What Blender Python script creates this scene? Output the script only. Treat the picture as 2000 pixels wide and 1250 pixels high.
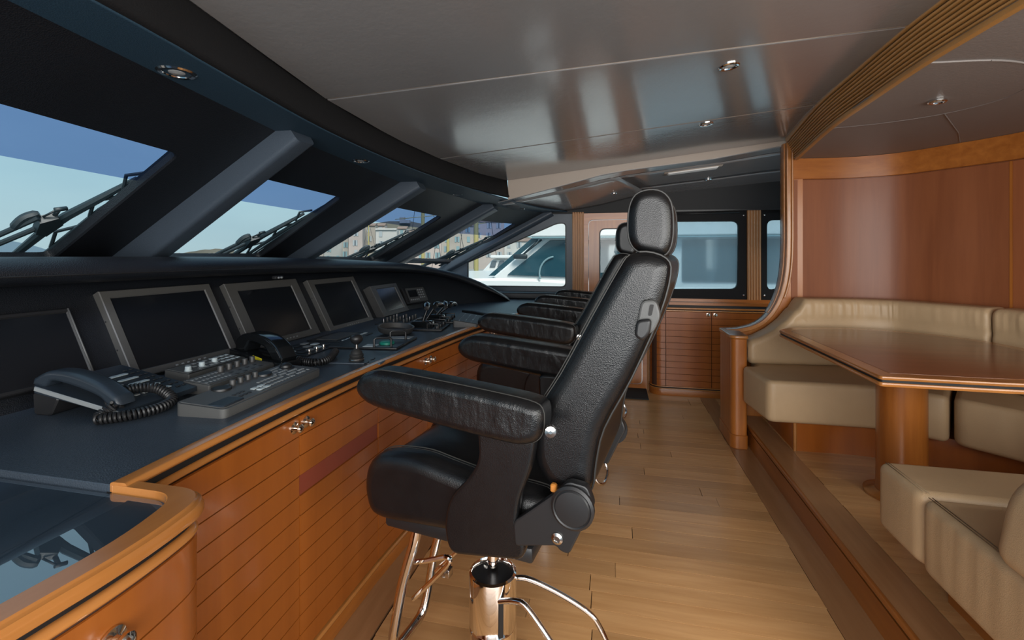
import bpy, bmesh, math, random
from mathutils import Vector, Matrix
random.seed(7)
for o in list(bpy.data.objects): bpy.data.objects.remove(o)
SC = bpy.context.scene
COL = SC.collection
PI = math.pi

# ------------------------------------------------------------------ camera
TH = math.atan(199/900.0)
cd = bpy.data.cameras.new('camera'); cam = bpy.data.objects.new('camera', cd); COL.objects.link(cam)
cam.location = (0, 0, 1.4); cam.rotation_euler = (PI/2, 0, TH)
cd.sensor_fit = 'HORIZONTAL'; cd.sensor_width = 36; cd.lens = 36*900/2000.0
cd.shift_y = -127/2000.0; cd.clip_start = 0.02; cd.clip_end = 5000
SC.camera = cam

# ------------------------------------------------------------------ world, lights, exposure
W = bpy.data.worlds.new('sky'); SC.world = W; W.use_nodes = True
nt = W.node_tree; nt.nodes.clear()
out = nt.nodes.new('ShaderNodeOutputWorld'); bg = nt.nodes.new('ShaderNodeBackground')
tc = nt.nodes.new('ShaderNodeTexCoord'); sep = nt.nodes.new('ShaderNodeSeparateXYZ')
ramp = nt.nodes.new('ShaderNodeValToRGB'); nz = nt.nodes.new('ShaderNodeTexNoise'); mixc = nt.nodes.new('ShaderNodeMix')
mixc.data_type = 'RGBA'; mixc.blend_type = 'MULTIPLY'; mixc.inputs[0].default_value = 0.35
mp = nt.nodes.new('ShaderNodeMapping'); mp.inputs['Scale'].default_value = (2, 2, 7)
nz.inputs['Scale'].default_value = 1.6; nz.inputs['Detail'].default_value = 5
rn = nt.nodes.new('ShaderNodeValToRGB'); rn.color_ramp.elements[0].position = .35; rn.color_ramp.elements[0].color = (.72, .78, .84, 1)
rn.color_ramp.elements[1].position = .65; rn.color_ramp.elements[1].color = (1, 1, 1, 1)
ramp.color_ramp.elements[0].position = 0.0; ramp.color_ramp.elements[0].color = (.47, .64, .69, 1)
ramp.color_ramp.elements[1].position = 0.6; ramp.color_ramp.elements[1].color = (.34, .56, .74, 1)
e = ramp.color_ramp.elements.new(.12); e.color = (.42, .64, .73, 1)
L = nt.links.new
L(tc.outputs['Generated'], sep.inputs[0]); L(sep.outputs['Z'], ramp.inputs[0])
L(tc.outputs['Generated'], mp.inputs[0]); L(mp.outputs[0], nz.inputs['Vector']); L(nz.outputs['Fac'], rn.inputs[0])
L(ramp.outputs[0], mixc.inputs[6]); L(rn.outputs[0], mixc.inputs[7])
L(mixc.outputs[2], bg.inputs[0]); bg.inputs[1].default_value = 1.0; L(bg.outputs[0], out.inputs[0])

def area(name, loc, rot, sx, sy, power, col):
    l = bpy.data.lights.new(name, 'AREA'); l.shape = 'RECTANGLE'; l.size = sx; l.size_y = sy; l.energy = power; l.color = col
    o = bpy.data.objects.new(name, l); COL.objects.link(o); o.location = loc; o.rotation_euler = rot
    return o
# unseen area lamps added to fill the interior, from the near side and aft
area('fill_near_side', (0.6, -1.5, 1.45), (math.radians(88), 0, math.radians(2)), 3.6, 1.7, 160, (1, .97, .94))
area('fill_aft', (2.9, -0.3, 1.55), (math.radians(90), 0, math.radians(50)), 1.8, 1.3, 50, (1, .93, .83))
sl = bpy.data.lights.new('hazy_sun', 'SUN'); sl.energy = 4.0; sl.angle = math.radians(25); sl.color = (1, .95, .88)
so_ = bpy.data.objects.new('hazy_sun', sl); COL.objects.link(so_); so_.rotation_euler = Vector((-.35, .62, -.75)).to_track_quat('-Z', 'Y').to_euler()
SC.view_settings.view_transform = 'Standard'; SC.view_settings.look = 'None'
SC.view_settings.gamma = 1; SC.view_settings.use_curve_mapping = False
SC.view_settings.exposure = 0.0

# ------------------------------------------------------------------ materials
M = {}
def base(name):
    m = bpy.data.materials.new(name); m.use_nodes = True; M[name] = m
    b = m.node_tree.nodes['Principled BSDF']
    return m, m.node_tree, b
def mat(name, col, rough=.5, metal=0, spec=.5, bump=None, var=None, coat=0, aniso=None):
    m, t, b = base(name)
    b.inputs['Base Color'].default_value = (*col, 1); b.inputs['Roughness'].default_value = rough
    b.inputs['Metallic'].default_value = metal; b.inputs['Specular IOR Level'].default_value = spec
    b.inputs['Coat Weight'].default_value = coat; b.inputs['Coat Roughness'].default_value = .12
    co = t.nodes.new('ShaderNodeTexCoord')
    if var:
        n = t.nodes.new('ShaderNodeTexNoise'); n.inputs['Scale'].default_value = var[0]; n.inputs['Detail'].default_value = 4
        r = t.nodes.new('ShaderNodeValToRGB')
        r.color_ramp.elements[0].position = .3; r.color_ramp.elements[1].position = .7
        a = var[1]
        r.color_ramp.elements[0].color = (*[c*(1-a) for c in col], 1); r.color_ramp.elements[1].color = (*[min(1, c*(1+a)) for c in col], 1)
        t.links.new(co.outputs['Object'], n.inputs['Vector']); t.links.new(n.outputs['Fac'], r.inputs[0]); t.links.new(r.outputs[0], b.inputs['Base Color'])
    if bump:
        prev = None
        for (sc, st, kind) in bump:
            if kind == 'voronoi':
                n = t.nodes.new('ShaderNodeTexVoronoi'); n.inputs['Scale'].default_value = sc; o_ = n.outputs['Distance']
            else:
                n = t.nodes.new('ShaderNodeTexNoise'); n.inputs['Scale'].default_value = sc; n.inputs['Detail'].default_value = 3; o_ = n.outputs['Fac']
            if isinstance(kind, tuple):
                mpp = t.nodes.new('ShaderNodeMapping'); mpp.inputs['Scale'].default_value = kind
                t.links.new(co.outputs['Object'], mpp.inputs[0]); t.links.new(mpp.outputs[0], n.inputs['Vector'])
            else:
                t.links.new(co.outputs['Object'], n.inputs['Vector'])
            bp = t.nodes.new('ShaderNodeBump'); bp.inputs['Strength'].default_value = st; bp.inputs['Distance'].default_value = .01
            t.links.new(o_, bp.inputs['Height'])
            if prev: t.links.new(prev.outputs[0], bp.inputs['Normal'])
            prev = bp
        t.links.new(prev.outputs[0], b.inputs['Normal'])
    return m
def wood(name, c1, c2, scale, rough=.32, coat=.3, rnd=.12, shift=1):
    m, t, b = base(name)
    co = t.nodes.new('ShaderNodeTexCoord'); mpp = t.nodes.new('ShaderNodeMapping'); inf = t.nodes.new('ShaderNodeObjectInfo')
    sc = t.nodes.new('ShaderNodeVectorMath'); sc.operation = 'MULTIPLY'; sc.inputs[1].default_value = (37*shift, 53*shift, 29*shift)
    cmb = t.nodes.new('ShaderNodeCombineXYZ')
    for i in range(3): t.links.new(inf.outputs['Random'], cmb.inputs[i])
    t.links.new(cmb.outputs[0], sc.inputs[0]); t.links.new(sc.outputs[0], mpp.inputs['Location'])
    mpp.inputs['Scale'].default_value = scale
    n = t.nodes.new('ShaderNodeTexNoise'); n.inputs['Scale'].default_value = 1; n.inputs['Detail'].default_value = 6; n.inputs['Roughness'].default_value = .6; n.inputs['Distortion'].default_value = .3
    r = t.nodes.new('ShaderNodeValToRGB'); r.color_ramp.elements[0].position = .32; r.color_ramp.elements[1].position = .68
    r.color_ramp.elements[0].color = (*c1, 1); r.color_ramp.elements[1].color = (*c2, 1)
    hs = t.nodes.new('ShaderNodeHueSaturation'); mr = t.nodes.new('ShaderNodeMapRange')
    mr.inputs['To Min'].default_value = 1-rnd; mr.inputs['To Max'].default_value = 1+rnd
    t.links.new(inf.outputs['Random'], mr.inputs['Value']); t.links.new(mr.outputs[0], hs.inputs['Value'])
    t.links.new(co.outputs['Object'], mpp.inputs['Vector']); t.links.new(mpp.outputs[0], n.inputs['Vector'])
    t.links.new(n.outputs['Fac'], r.inputs[0]); t.links.new(r.outputs[0], hs.inputs['Color']); t.links.new(hs.outputs[0], b.inputs['Base Color'])
    b.inputs['Roughness'].default_value = rough; b.inputs['Coat Weight'].default_value = coat; b.inputs['Coat Roughness'].default_value = .15
    return m
def glassy(name, tint, refl=.9, base=0, rough=.0):
    m = bpy.data.materials.new(name); m.use_nodes = True; M[name] = m
    t = m.node_tree; t.nodes.clear()
    o = t.nodes.new('ShaderNodeOutputMaterial'); tr = t.nodes.new('ShaderNodeBsdfTransparent'); gl = t.nodes.new('ShaderNodeBsdfGlossy')
    tr.inputs[0].default_value = (*tint, 1); gl.inputs['Roughness'].default_value = rough
    lw = t.nodes.new('ShaderNodeLayerWeight'); pw = t.nodes.new('ShaderNodeMath'); pw.operation = 'POWER'; pw.inputs[1].default_value = 5
    fr = t.nodes.new('ShaderNodeMath'); fr.operation = 'MULTIPLY_ADD'; fr.inputs[1].default_value = .96; fr.inputs[2].default_value = .04
    t.links.new(lw.outputs['Facing'], pw.inputs[0]); t.links.new(pw.outputs[0], fr.inputs[0])
    mu = t.nodes.new('ShaderNodeMath'); mu.operation = 'MULTIPLY_ADD'; mu.inputs[1].default_value = refl; mu.inputs[2].default_value = base
    mx = t.nodes.new('ShaderNodeMixShader')
    t.links.new(fr.outputs[0], mu.inputs[0]); t.links.new(mu.outputs[0], mx.inputs[0]); t.links.new(tr.outputs[0], mx.inputs[1]); t.links.new(gl.outputs[0], mx.inputs[2]); t.links.new(mx.outputs[0], o.inputs[0])
    return m
def screen_cloth(name, col, openness):
    m = bpy.data.materials.new(name); m.use_nodes = True; M[name] = m
    t = m.node_tree; t.nodes.clear()
    o = t.nodes.new('ShaderNodeOutputMaterial'); tr = t.nodes.new('ShaderNodeBsdfTransparent'); df = t.nodes.new('ShaderNodeBsdfDiffuse'); tl = t.nodes.new('ShaderNodeBsdfTranslucent')
    df.inputs[0].default_value = (*col, 1); tl.inputs[0].default_value = (*col, 1); tr.inputs[0].default_value = (.62, .86, 1, 1)
    m1 = t.nodes.new('ShaderNodeMixShader'); m1.inputs[0].default_value = .5
    m2 = t.nodes.new('ShaderNodeMixShader'); m2.inputs[0].default_value = openness
    t.links.new(df.outputs[0], m1.inputs[1]); t.links.new(tl.outputs[0], m1.inputs[2]); t.links.new(m1.outputs[0], m2.inputs[1]); t.links.new(tr.outputs[0], m2.inputs[2]); t.links.new(m2.outputs[0], o.inputs[0])
    return m

CH1, CH2 = (.29, .088, .014), (.40, .135, .024)          # honey cherry
wood('cherry_x', CH1, CH2, (1.5, 22, 22)); wood('cherry_y', CH1, CH2, (22, 1.5, 22)); wood('cherry_z', CH1, CH2, (22, 22, 1.4))
wood('cherry_door', (.25, .066, .009), (.34, .096, .014), (9, 9, .8), rough=.30, rnd=.03, shift=.0)
wood('cherry_edge', (.34, .125, .027), (.44, .178, .046), (10, 2, 10), rough=.25, coat=.5)
wood('cherry_panel', (.235, .070, .023), (.30, .096, .033), (14, 14, 1.0), rough=.46, coat=.06)
wood('cherry_dark', (.17, .055, .024), (.25, .085, .036), (2.0, 14, 14), rough=.28, coat=.4)
wood('maple', (.49, .255, .098), (.61, .345, .15), (2.2, 26, 26), rough=.34, coat=.25, rnd=.14)
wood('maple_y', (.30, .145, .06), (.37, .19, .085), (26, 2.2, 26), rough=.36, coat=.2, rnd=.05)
wood('post_wood', (.36, .17, .066), (.45, .23, .10), (22, 22, 1.4), rough=.35)
wood('slat_wood', (.38, .19, .055), (.50, .27, .09), (10, 2, 10), rough=.4, coat=.1, rnd=.05)
mat('groove', (.05, .018, .008), .8)
mat('black_gap', (.006, .005, .005), .6)
mat('slot_pink', (.22, .045, .026), .35)
mat('ceiling', (.215, .212, .212), .20, spec=.55, bump=[(60, .05, 'noise'), (14, .08, 'noise')], var=(1.2, .05), coat=.5)
mat('ceiling_matt', (.215, .195, .185), .5, bump=[(80, .1, 'noise')])
mat('beige', (.36, .30, .25), .45, bump=[(80, .08, 'noise')])
mat('dash', (.0065, .008, .011), .40, spec=.5, bump=[(300, .18, 'voronoi')], var=(3, .15))
mat('dash_top', (.040, .052, .068), .36, spec=.5, bump=[(260, .12, 'voronoi')], var=(2, .2))  # black leatherette, raised towards blue for the sky light on it
mat('mullion', (.045, .060, .080), .36, bump=[(300, .12, 'voronoi')])  # blue sky sheen mixed into the base colour
mat('soffit', (.018, .045, .072), .5, bump=[(300, .12, 'voronoi')])  # the blue is reflected sky put into the base colour
mat('wallblack', (.011, .011, .012), .75, spec=.2, bump=[(200, .1, 'noise')])
mat('wallgrey', (.030, .030, .031), .7, spec=.3, bump=[(200, .1, 'noise')])
mat('leather', (.006, .006, .0065), .27, spec=.5, bump=[(420, .12, 'voronoi'), (9, .12, (1, 1, 1))], var=(30, .15))
mat('leather_wrinkled', (.006, .006, .0065), .27, spec=.5, bump=[(420, .12, 'voronoi'), (8, .50, (3.0, 1.0, 1.6))], var=(30, .15))
mat('piping', (.022, .021, .019), .45)
mat('thread', (.035, .034, .031), .6)
mat('cream', (.48, .335, .195), .42, spec=.45, bump=[(380, .1, 'voronoi'), (4, .28, (2.0, 2.0, .6))], var=(4, .06))
mat('chart_bed', (.085, .11, .14), .4)
mat('cream_ruched', (.48, .335, .195), .42, spec=.45, bump=[(380, .1, 'voronoi'), (3, .55, (5, 5, .45))], var=(4, .06))
mat('cream_seam', (.33, .24, .15), .6)
mat('black_plastic', (.012, .012, .013), .42)
mat('gloss_black', (.006, .007, .008), .12, spec=.6)
mat('grey_plastic', (.075, .075, .073), .45, bump=[(400, .05, 'noise')])
mat('grey_dark', (.045, .045, .045), .45)
mat('grey_frame', (.060, .059, .056), .42)
mat('key_dark', (.02, .022, .025), .5)
mat('key_mid', (.22, .235, .24), .5)
mat('key_light', (.45, .52, .54), .5)
mat('key_green', (.01, .22, .16), .4)
mat('yellow', (.75, .62, .02), .5)
mat('phone_blue', (.020, .028, .038), .35)
mat('screen', (.006, .007, .009), .16, spec=.5)
mat('chrome', (.82, .80, .78), .06, metal=1)
mat('steel', (.52, .50, .48), .22, metal=1)
mat('brass_knob', (.80, .74, .66), .1, metal=1)
mat('gunmetal', (.10, .10, .105), .3, metal=1)
mat('rubber', (.014, .014, .014), .7)
mat('white', (.80, .80, .78), .45)
mat('lamp_glass', (.35, .36, .36), .15)
mat('orange', (.55, .20, .03), .6)
mat('wiper', (.012, .022, .028), .45)
mat('gel_white', (.82, .80, .77), .3, coat=.3)
mat('deck_grey', (.52, .52, .50), .6)
mat('boat_glass', (.012, .055, .075), .07, spec=.7)
mat('stone', (.37, .33, .285), .9, var=(.15, .12)); mat('stone_pink', (.43, .365, .33), .9, var=(.15, .12)); mat('stone_pale', (.50, .48, .45), .9, var=(.15, .1)); mat('stone_grey', (.33, .33, .31), .9, var=(.15, .12))
mat('rooftile', (.24, .175, .145), .9, var=(.4, .15)); mat('shutter', (.20, .31, .33), .8); mat('shutter_grey', (.36, .39, .40), .8); mat('far_pane', (.12, .15, .17), .5)
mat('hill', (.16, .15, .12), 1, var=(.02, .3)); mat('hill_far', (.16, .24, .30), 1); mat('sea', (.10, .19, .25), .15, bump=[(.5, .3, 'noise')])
mat('mast', (.42, .34, .13), .5)
mat('mat_black', (.02, .02, .02), .9)
glassy('glass', (.95, .98, .98), .45); glassy('film', (.34, .42, .66), .3); glassy('chart_glass', (.85, .90, .93), 1.0, base=.26)
screen_cloth('blind', (.30, .40, .45), .46)

# ------------------------------------------------------------------ mesh helpers
def sub(a, b): return (a[0]-b[0], a[1]-b[1])
def catmull(pts, n=6, closed=False):
    P = [Vector(p) for p in pts]; N = len(P); o = []
    rng = range(N) if closed else range(N-1)
    for i in rng:
        p0 = P[(i-1) % N] if (closed or i > 0) else P[0]*2-P[1]
        p1 = P[i]; p2 = P[(i+1) % N]
        p3 = P[(i+2) % N] if (closed or i < N-2) else P[-1]*2-P[-2]
        for k in range(n):
            t = k/n
            o.append(.5*((2*p1)+(p2-p0)*t+(2*p0-5*p1+4*p2-p3)*t*t+(3*p1-p0-3*p2+p3)*t**3))
    if not closed: o.append(P[-1])
    return [tuple(q) for q in o]
def fil(pts, r, seg=4):
    n = len(pts); o = []
    for i, p in enumerate(pts):
        rr = p[2] if len(p) > 2 else r
        a = Vector(pts[i-1][:2]); b = Vector(p[:2]); c = Vector(pts[(i+1) % n][:2])
        u = (a-b); v = (c-b)
        d = min(rr, u.length*.48, v.length*.48)
        if d < 1e-5: o.append(tuple(b)); continue
        A = b+u.normalized()*d; B = b+v.normalized()*d
        for k in range(seg+1):
            t = k/seg
            q = A*(1-t)**2+b*2*t*(1-t)+B*t*t
            o.append(tuple(q))
    return o
def area2(o): return sum(o[i-1][0]*o[i][1]-o[i][0]*o[i-1][1] for i in range(len(o)))/2
def inset(o, d):
    if area2(o) < 0: d = -d
    n = len(o); r = []
    for i in range(n):
        a = Vector(o[i-1]); b = Vector(o[i]); c = Vector(o[(i+1) % n])
        e1 = (b-a); e2 = (c-b)
        if e1.length < 1e-7: e1 = e2
        if e2.length < 1e-7: e2 = e1
        n1 = Vector((-e1.y, e1.x)).normalized(); n2 = Vector((-e2.y, e2.x)).normalized()
        m_ = n1+n2
        if m_.length < 1e-4: m_ = n1
        m_.normalize(); k = d/max(.5, m_.dot(n1))
        r.append(tuple(b+m_*k))
    for _ in range(3):
        for i in range(n):
            j = (i+1) % n
            if (r[j][0]-r[i][0])*(o[j][0]-o[i][0])+(r[j][1]-r[i][1])*(o[j][1]-o[i][1]) < 0:
                mq = ((r[i][0]+r[j][0])/2, (r[i][1]+r[j][1])/2); r[i] = mq; r[j] = mq
    return r
ORG = {}
class MB:
    def __init__(s): s.v = []; s.f = []
    def add(s, v, f):
        n = len(s.v); s.v += [tuple(q) for q in v]; s.f += [tuple(i+n for i in q) for q in f]; return s
    def box(s, x0, x1, y0, y1, z0, z1, mtx=None):
        v = [(x, y, z) for z in (z0, z1) for y in (y0, y1) for x in (x0, x1)]
        if mtx: v = [mtx @ Vector(q) for q in v]
        return s.add(v, [(0, 2, 3, 1), (4, 5, 7, 6), (0, 1, 5, 4), (2, 6, 7, 3), (0, 4, 6, 2), (1, 3, 7, 5)])
    def rbox(s, x0, x1, y0, y1, z0, z1, r=.005, seg=2, mtx=None):
        o = fil([(x0, y0), (x1, y0), (x1, y1), (x0, y1)], r, seg)
        return s.pillow(o, z0, z1, min(r, (z1-z0)*.45), seg, lambda a, b, w: (a, b, w), mtx)
    def pillow(s, o, w0, w1, r, seg, fn, mtx=None, dome=0, rw=None):
        n = len(o); rings = []
        rw = r if rw is None else rw; s.soft = getattr(s, 'soft', False) or rw != r
        steps = [(r*(1-math.sin(k/seg*PI/2)), w0+rw*(1-math.cos(k/seg*PI/2))) for k in range(seg+1)] if r > 0 else [(0, w0)]
        # steps: inset, w  (k=0 -> inset r at w0)
        st = steps+[(i, w1-(w-w0)) for i, w in reversed(steps)]
        def mk(o_, w): return [fn(p[0], p[1], w) for p in o_]
        if dome:
            c = (sum(p[0] for p in o)/n, sum(p[1] for p in o)/n)
            oi = inset(o, r)
            for q in (.06, .25, .5, .75, .9): rings.append(mk([(c[0]+(p[0]-c[0])*q, c[1]+(p[1]-c[1])*q) for p in oi], w0-dome*(1-q*q)))
        for i, w in st: rings.append(mk(inset(o, i) if i else o, w))
        if dome:
            for q in (.9, .75, .5, .25, .06): rings.append(mk([(c[0]+(p[0]-c[0])*q, c[1]+(p[1]-c[1])*q) for p in oi], w1+dome*(1-q*q)))
        v = [p for rg in rings for p in rg]
        if mtx: v = [tuple(mtx @ Vector(q)) for q in v]
        f = []
        for k in range(len(rings)-1):
            for i in range(n):
                j = (i+1) % n
                f.append((k*n+i, k*n+j, (k+1)*n+j, (k+1)*n+i))
        f.append(tuple(reversed(range(n)))); f.append(tuple(range((len(rings)-1)*n, len(rings)*n)))
        return s.add(v, f)
    def prism(s, o, z0, z1): return s.pillow(o, z0, z1, 0, 1, lambda a, b, w: (a, b, w))
    def tube(s, path, r, n=8, closed=False, caps=True):
        P = [Vector(p) for p in path]; N = len(P); rings = []
        up = None
        for i in range(N):
            if closed: t = P[(i+1) % N]-P[i-1]
            else: t = P[min(i+1, N-1)]-P[max(i-1, 0)]
            if t.length < 1e-9: t = Vector((0, 0, 1))
            t.normalize()
            if up is None:
                up = Vector((0, 0, 1)) if abs(t.z) < .9 else Vector((1, 0, 0))
            a = (up-t*up.dot(t)); a.normalize(); up = a; b = t.cross(a)
            rr = r[i] if isinstance(r, (list, tuple)) else r
            rings.append([P[i]+(a*math.cos(2*PI*k/n)+b*math.sin(2*PI*k/n))*rr for k in range(n)])
        v = [p for rg in rings for p in rg]; f = []
        for i in range(N if closed else N-1):
            for k in range(n):
                k2 = (k+1) % n; i2 = (i+1) % N
                f.append((i*n+k, i*n+k2, i2*n+k2, i2*n+k))
        if not closed and caps: f += [tuple(reversed(range(n))), tuple(range((N-1)*n, N*n))]
        return s.add(v, f)
    def lathe(s, prof, n=20, c=(0, 0, 0), mtx=None):
        v = []; f = []
        for r, z in prof: v += [(r*math.cos(2*PI*k/n), r*math.sin(2*PI*k/n), z) for k in range(n)]
        if mtx: v = [mtx @ Vector(q) for q in v]
        v = [(q[0]+c[0], q[1]+c[1], q[2]+c[2]) for q in v]
        for i in range(len(prof)-1):
            for k in range(n):
                k2 = (k+1) % n; f.append((i*n+k, i*n+k2, (i+1)*n+k2, (i+1)*n+k))
        f += [tuple(reversed(range(n))), tuple(range((len(prof)-1)*n, len(prof)*n))]
        return s.add(v, f)
    def sweep(s, prof, path, closed_prof=True, caps=True):
        """prof: (offset to the right of travel, z) ; path: xy or xyz points (z added)"""
        N = len(path); m = len(prof); v = []; f = []
        for i in range(N):
            a = Vector(path[max(i-1, 0)][:2]); b = Vector(path[i][:2]); c = Vector(path[min(i+1, N-1)][:2])
            e1 = (b-a); e2 = (c-b)
            if e1.length < 1e-9: e1 = e2
            if e2.length < 1e-9: e2 = e1
            n1 = Vector((e1.y, -e1.x)).normalized(); n2 = Vector((e2.y, -e2.x)).normalized(); mm = (n1+n2).normalized()
            k = 1/max(.5, mm.dot(n1)); z = path[i][2] if len(path[i]) > 2 else 0
            for (d, h) in prof: v.append((b.x+mm.x*d*k, b.y+mm.y*d*k, h+z))
        for i in range(N-1):
            for j in range(m if closed_prof else m-1):
                j2 = (j+1) % m; f.append((i*m+j, i*m+j2, (i+1)*m+j2, (i+1)*m+j))
        if closed_prof and caps: f += [tuple(reversed(range(m))), tuple(range((N-1)*m, N*m))]
        return s.add(v, f)
    def grid(s, rows):
        m = len(rows[0]); v = [p for r in rows for p in r]; f = []
        for i in range(len(rows)-1):
            for j in range(m-1): f.append((i*m+j, i*m+j+1, (i+1)*m+j+1, (i+1)*m+j))
        return s.add(v, f)
    def build(s, name, mt, parent=None, label=None, smooth=True, ang=38, solid=0):
        me = bpy.data.meshes.new(name)
        if parent is None:
            xs, ys, zs = zip(*s.v); og = Vector(((min(xs)+max(xs))/2, (min(ys)+max(ys))/2, min(zs)))
        else: og = ORG[parent.name]
        me.from_pydata([(p[0]-og.x, p[1]-og.y, p[2]-og.z) for p in s.v], [], s.f)
        bm = bmesh.new(); bm.from_mesh(me); bmesh.ops.recalc_face_normals(bm, faces=bm.faces); bm.to_mesh(me); bm.free()
        if smooth:
            me.shade_smooth(); me.set_sharp_from_angle(angle=math.radians(ang))
            for pg in me.polygons:
                if len(pg.vertices) > 4: pg.use_smooth = False
        me.materials.append(M[mt])
        o = bpy.data.objects.new(name, me); COL.objects.link(o)
        if solid:
            md = o.modifiers.new('thickness', 'SOLIDIFY'); md.thickness = solid; md.offset = 0
        if parent is None: o.location = og
        else: o.parent = parent
        ORG[o.name] = og
        if label: o['label'] = label
        return o
def tag(o, label, cat, group=None, kind=None):
    o['label'] = label; o['category'] = cat
    if group: o['group'] = group
    if kind: o['kind'] = kind
    return o
def thing(name, label, cat, loc=(0, 0, 0), group=None, kind=None):
    o = bpy.data.objects.new(name, None); COL.objects.link(o); o.location = loc; o.empty_display_size = .05
    ORG[o.name] = Vector(loc); return tag(o, label, cat, group, kind)
def dup(root, loc, rz, label):
    r = root.copy(); COL.objects.link(r); r.location = loc; r.rotation_euler = (0, 0, rz); r['label'] = label
    for c in list(root.children):
        d = c.copy(); COL.objects.link(d); d.parent = r
        for g in list(c.children):
            h = g.copy(); COL.objects.link(h); h.parent = d
    return r
XZ = lambda a, b, w: (a, w, b)
YZ = lambda a, b, w: (w, a, b)
XY = lambda a, b, w: (a, b, w)
def rot(loc, rz=0, ry=0, rx=0):
    return Matrix.Translation(loc) @ Matrix.Rotation(rz, 4, 'Z') @ Matrix.Rotation(ry, 4, 'Y') @ Matrix.Rotation(rx, 4, 'X')
def share(o, name, parent, mtx, mt=None):
    c = bpy.data.objects.new(name, o.data); COL.objects.link(c); c.parent = parent; c.matrix_basis = mtx; ORG[c.name] = ORG[o.name]
    return c


# ================================================================== THE SETTING
# ---- floor
fl = tag(MB().add([(-1.2, -.6, -.012), (.99, -.6, -.012), (.99, 3.96, -.012), (1.8, 3.96, -.012), (1.8, 5.06, -.012), (-1.2, 5.06, -.012)]+[(-1.2, -.6, -.06), (.99, -.6, -.06), (.99, 3.96, -.06), (1.8, 3.96, -.06), (1.8, 5.06, -.06), (-1.2, 5.06, -.06)], [(0, 1, 2, 3, 4, 5), (11, 10, 9, 8, 7, 6)]+[(k, (k+1) % 6, 6+(k+1) % 6, 6+k) for k in range(6)]).build('floor', 'groove', smooth=False), 'light maple plank floor of the wheelhouse', 'floor', kind='structure')
def planks(parent, x0, x1, y0, y1, w, ztop, lens, mt, th=.012):
    cache = {}; y = y0
    while y < y1-.01:
        x = x0-random.random()*.5
        while x < x1:
            l = random.choice(lens); a = max(x, x0); b = min(x+l, x1); x += l
            if x1-b < .12: b = x1; x = x1
            if b-a < .005: continue
            key = round(b-a, 2)
            if key not in cache:
                h = key/2-.0010
                o = MB().pillow([(-h, -w/2+.0010), (h, -w/2+.0010), (h, w/2-.0010), (-h, w/2-.0010)], -th, 0, 0, 1, XY)
                q = o; me_o = None
                cache[key] = q
                ORG['_tmp'] = Vector((0, 0, 0))
                n = len(q.v)
                me = bpy.data.meshes.new('plank'); me.from_pydata(q.v, [], q.f); me.materials.append(M[mt]); cache[key] = me
            ob = bpy.data.objects.new('plank', cache[key]); COL.objects.link(ob); ob.parent = parent
            og = ORG[parent.name]; ob.location = ((a+b)/2-og.x, y+w/2-og.y, ztop-og.z)
        y += w
planks(fl, -.86, .8226, .35, 5.0, .1, 0, (.8, 1.1, 1.4), 'maple')
planks(fl, .964, 1.75, 3.97, 4.99, .1, 0, (.5, .8), 'maple')
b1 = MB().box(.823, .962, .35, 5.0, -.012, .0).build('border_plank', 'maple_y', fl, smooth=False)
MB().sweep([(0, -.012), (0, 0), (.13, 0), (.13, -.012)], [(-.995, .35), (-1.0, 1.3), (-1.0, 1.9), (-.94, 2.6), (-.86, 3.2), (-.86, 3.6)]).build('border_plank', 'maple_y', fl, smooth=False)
# ---- raised dinette floor with step
rf = tag(MB().box(.975, 3.2, -.6, 3.95, 0, .142).build('floor', 'groove', smooth=False), 'raised maple plank floor of the dinette', 'floor', kind='structure')
planks(rf, 1.11, 2.9, .9, 3.9, .1, .155, (.9, 1.3), 'maple', .013)
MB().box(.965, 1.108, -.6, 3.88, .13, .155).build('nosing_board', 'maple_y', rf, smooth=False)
tag(MB().pillow(fil([(.952, .131), (.97, .131), (.97, .156), (.952, .156)], .006), -.6, 3.86, 0, 1, lambda a, b, w: (a, w, b)).build('trim_step_nosing', 'cherry_y'), 'rounded wooden nosing along the dinette step', 'step edge', kind='structure')
tag(MB().box(.962, .974, -.6, 3.86, 0, .112).build('trim_step_riser', 'cherry_y', smooth=False), 'cherry riser board of the dinette step', 'step riser', kind='structure')
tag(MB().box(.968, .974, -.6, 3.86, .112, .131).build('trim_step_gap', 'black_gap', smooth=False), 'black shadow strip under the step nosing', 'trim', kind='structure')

# ---- main ceiling (plane rising aft), upholstered panels
def zc(x): return 2.045+.105*(x+1.0)
def ceil_panel(poly, parent, name='panel'):
    o = fil(poly, .012, 2)
    mb = MB().pillow(o, 0, .03, .007, 2, lambda a, b, w: (a, b, zc(a)+w))
    return mb.build(name, 'ceiling', parent)
ce = thing('ceiling', 'grey upholstered ceiling panels over the helm', 'ceiling', (0, 2, 2.05), kind='structure')
g = .0035
EDGE = [(-.93, -.2), (-1.0, .7), (-1.045, 1.0), (-1.134, 1.664), (-1.15, 2.3), (-1.114, 2.86), (-1.03, 3.5), (-.91, 3.95)]
def edx(y):
    for i in range(len(EDGE)-1):
        if EDGE[i][1] <= y <= EDGE[i+1][1]:
            t = (y-EDGE[i][1])/(EDGE[i+1][1]-EDGE[i][1]); return EDGE[i][0]*(1-t)+EDGE[i+1][0]*t
    return EDGE[-1][0]
def fwd(y0, y1):
    return [(edx(y0+(y1-y0)*k/5)-.01, y0+(y1-y0)*k/5) for k in range(6)]
ceil_panel([(1.16, -.2), (1.16, 2.035-g), *reversed(fwd(-.2, 1.664-g))], ce)
ceil_panel([(1.16, 2.035+g), (1.19, 2.992-g), *reversed(fwd(1.664+g, 2.86-g))], ce)
ceil_panel([(1.19, 2.992+g), (1.34, 3.95), *reversed(fwd(2.86+g, 3.95))], ce)
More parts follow.
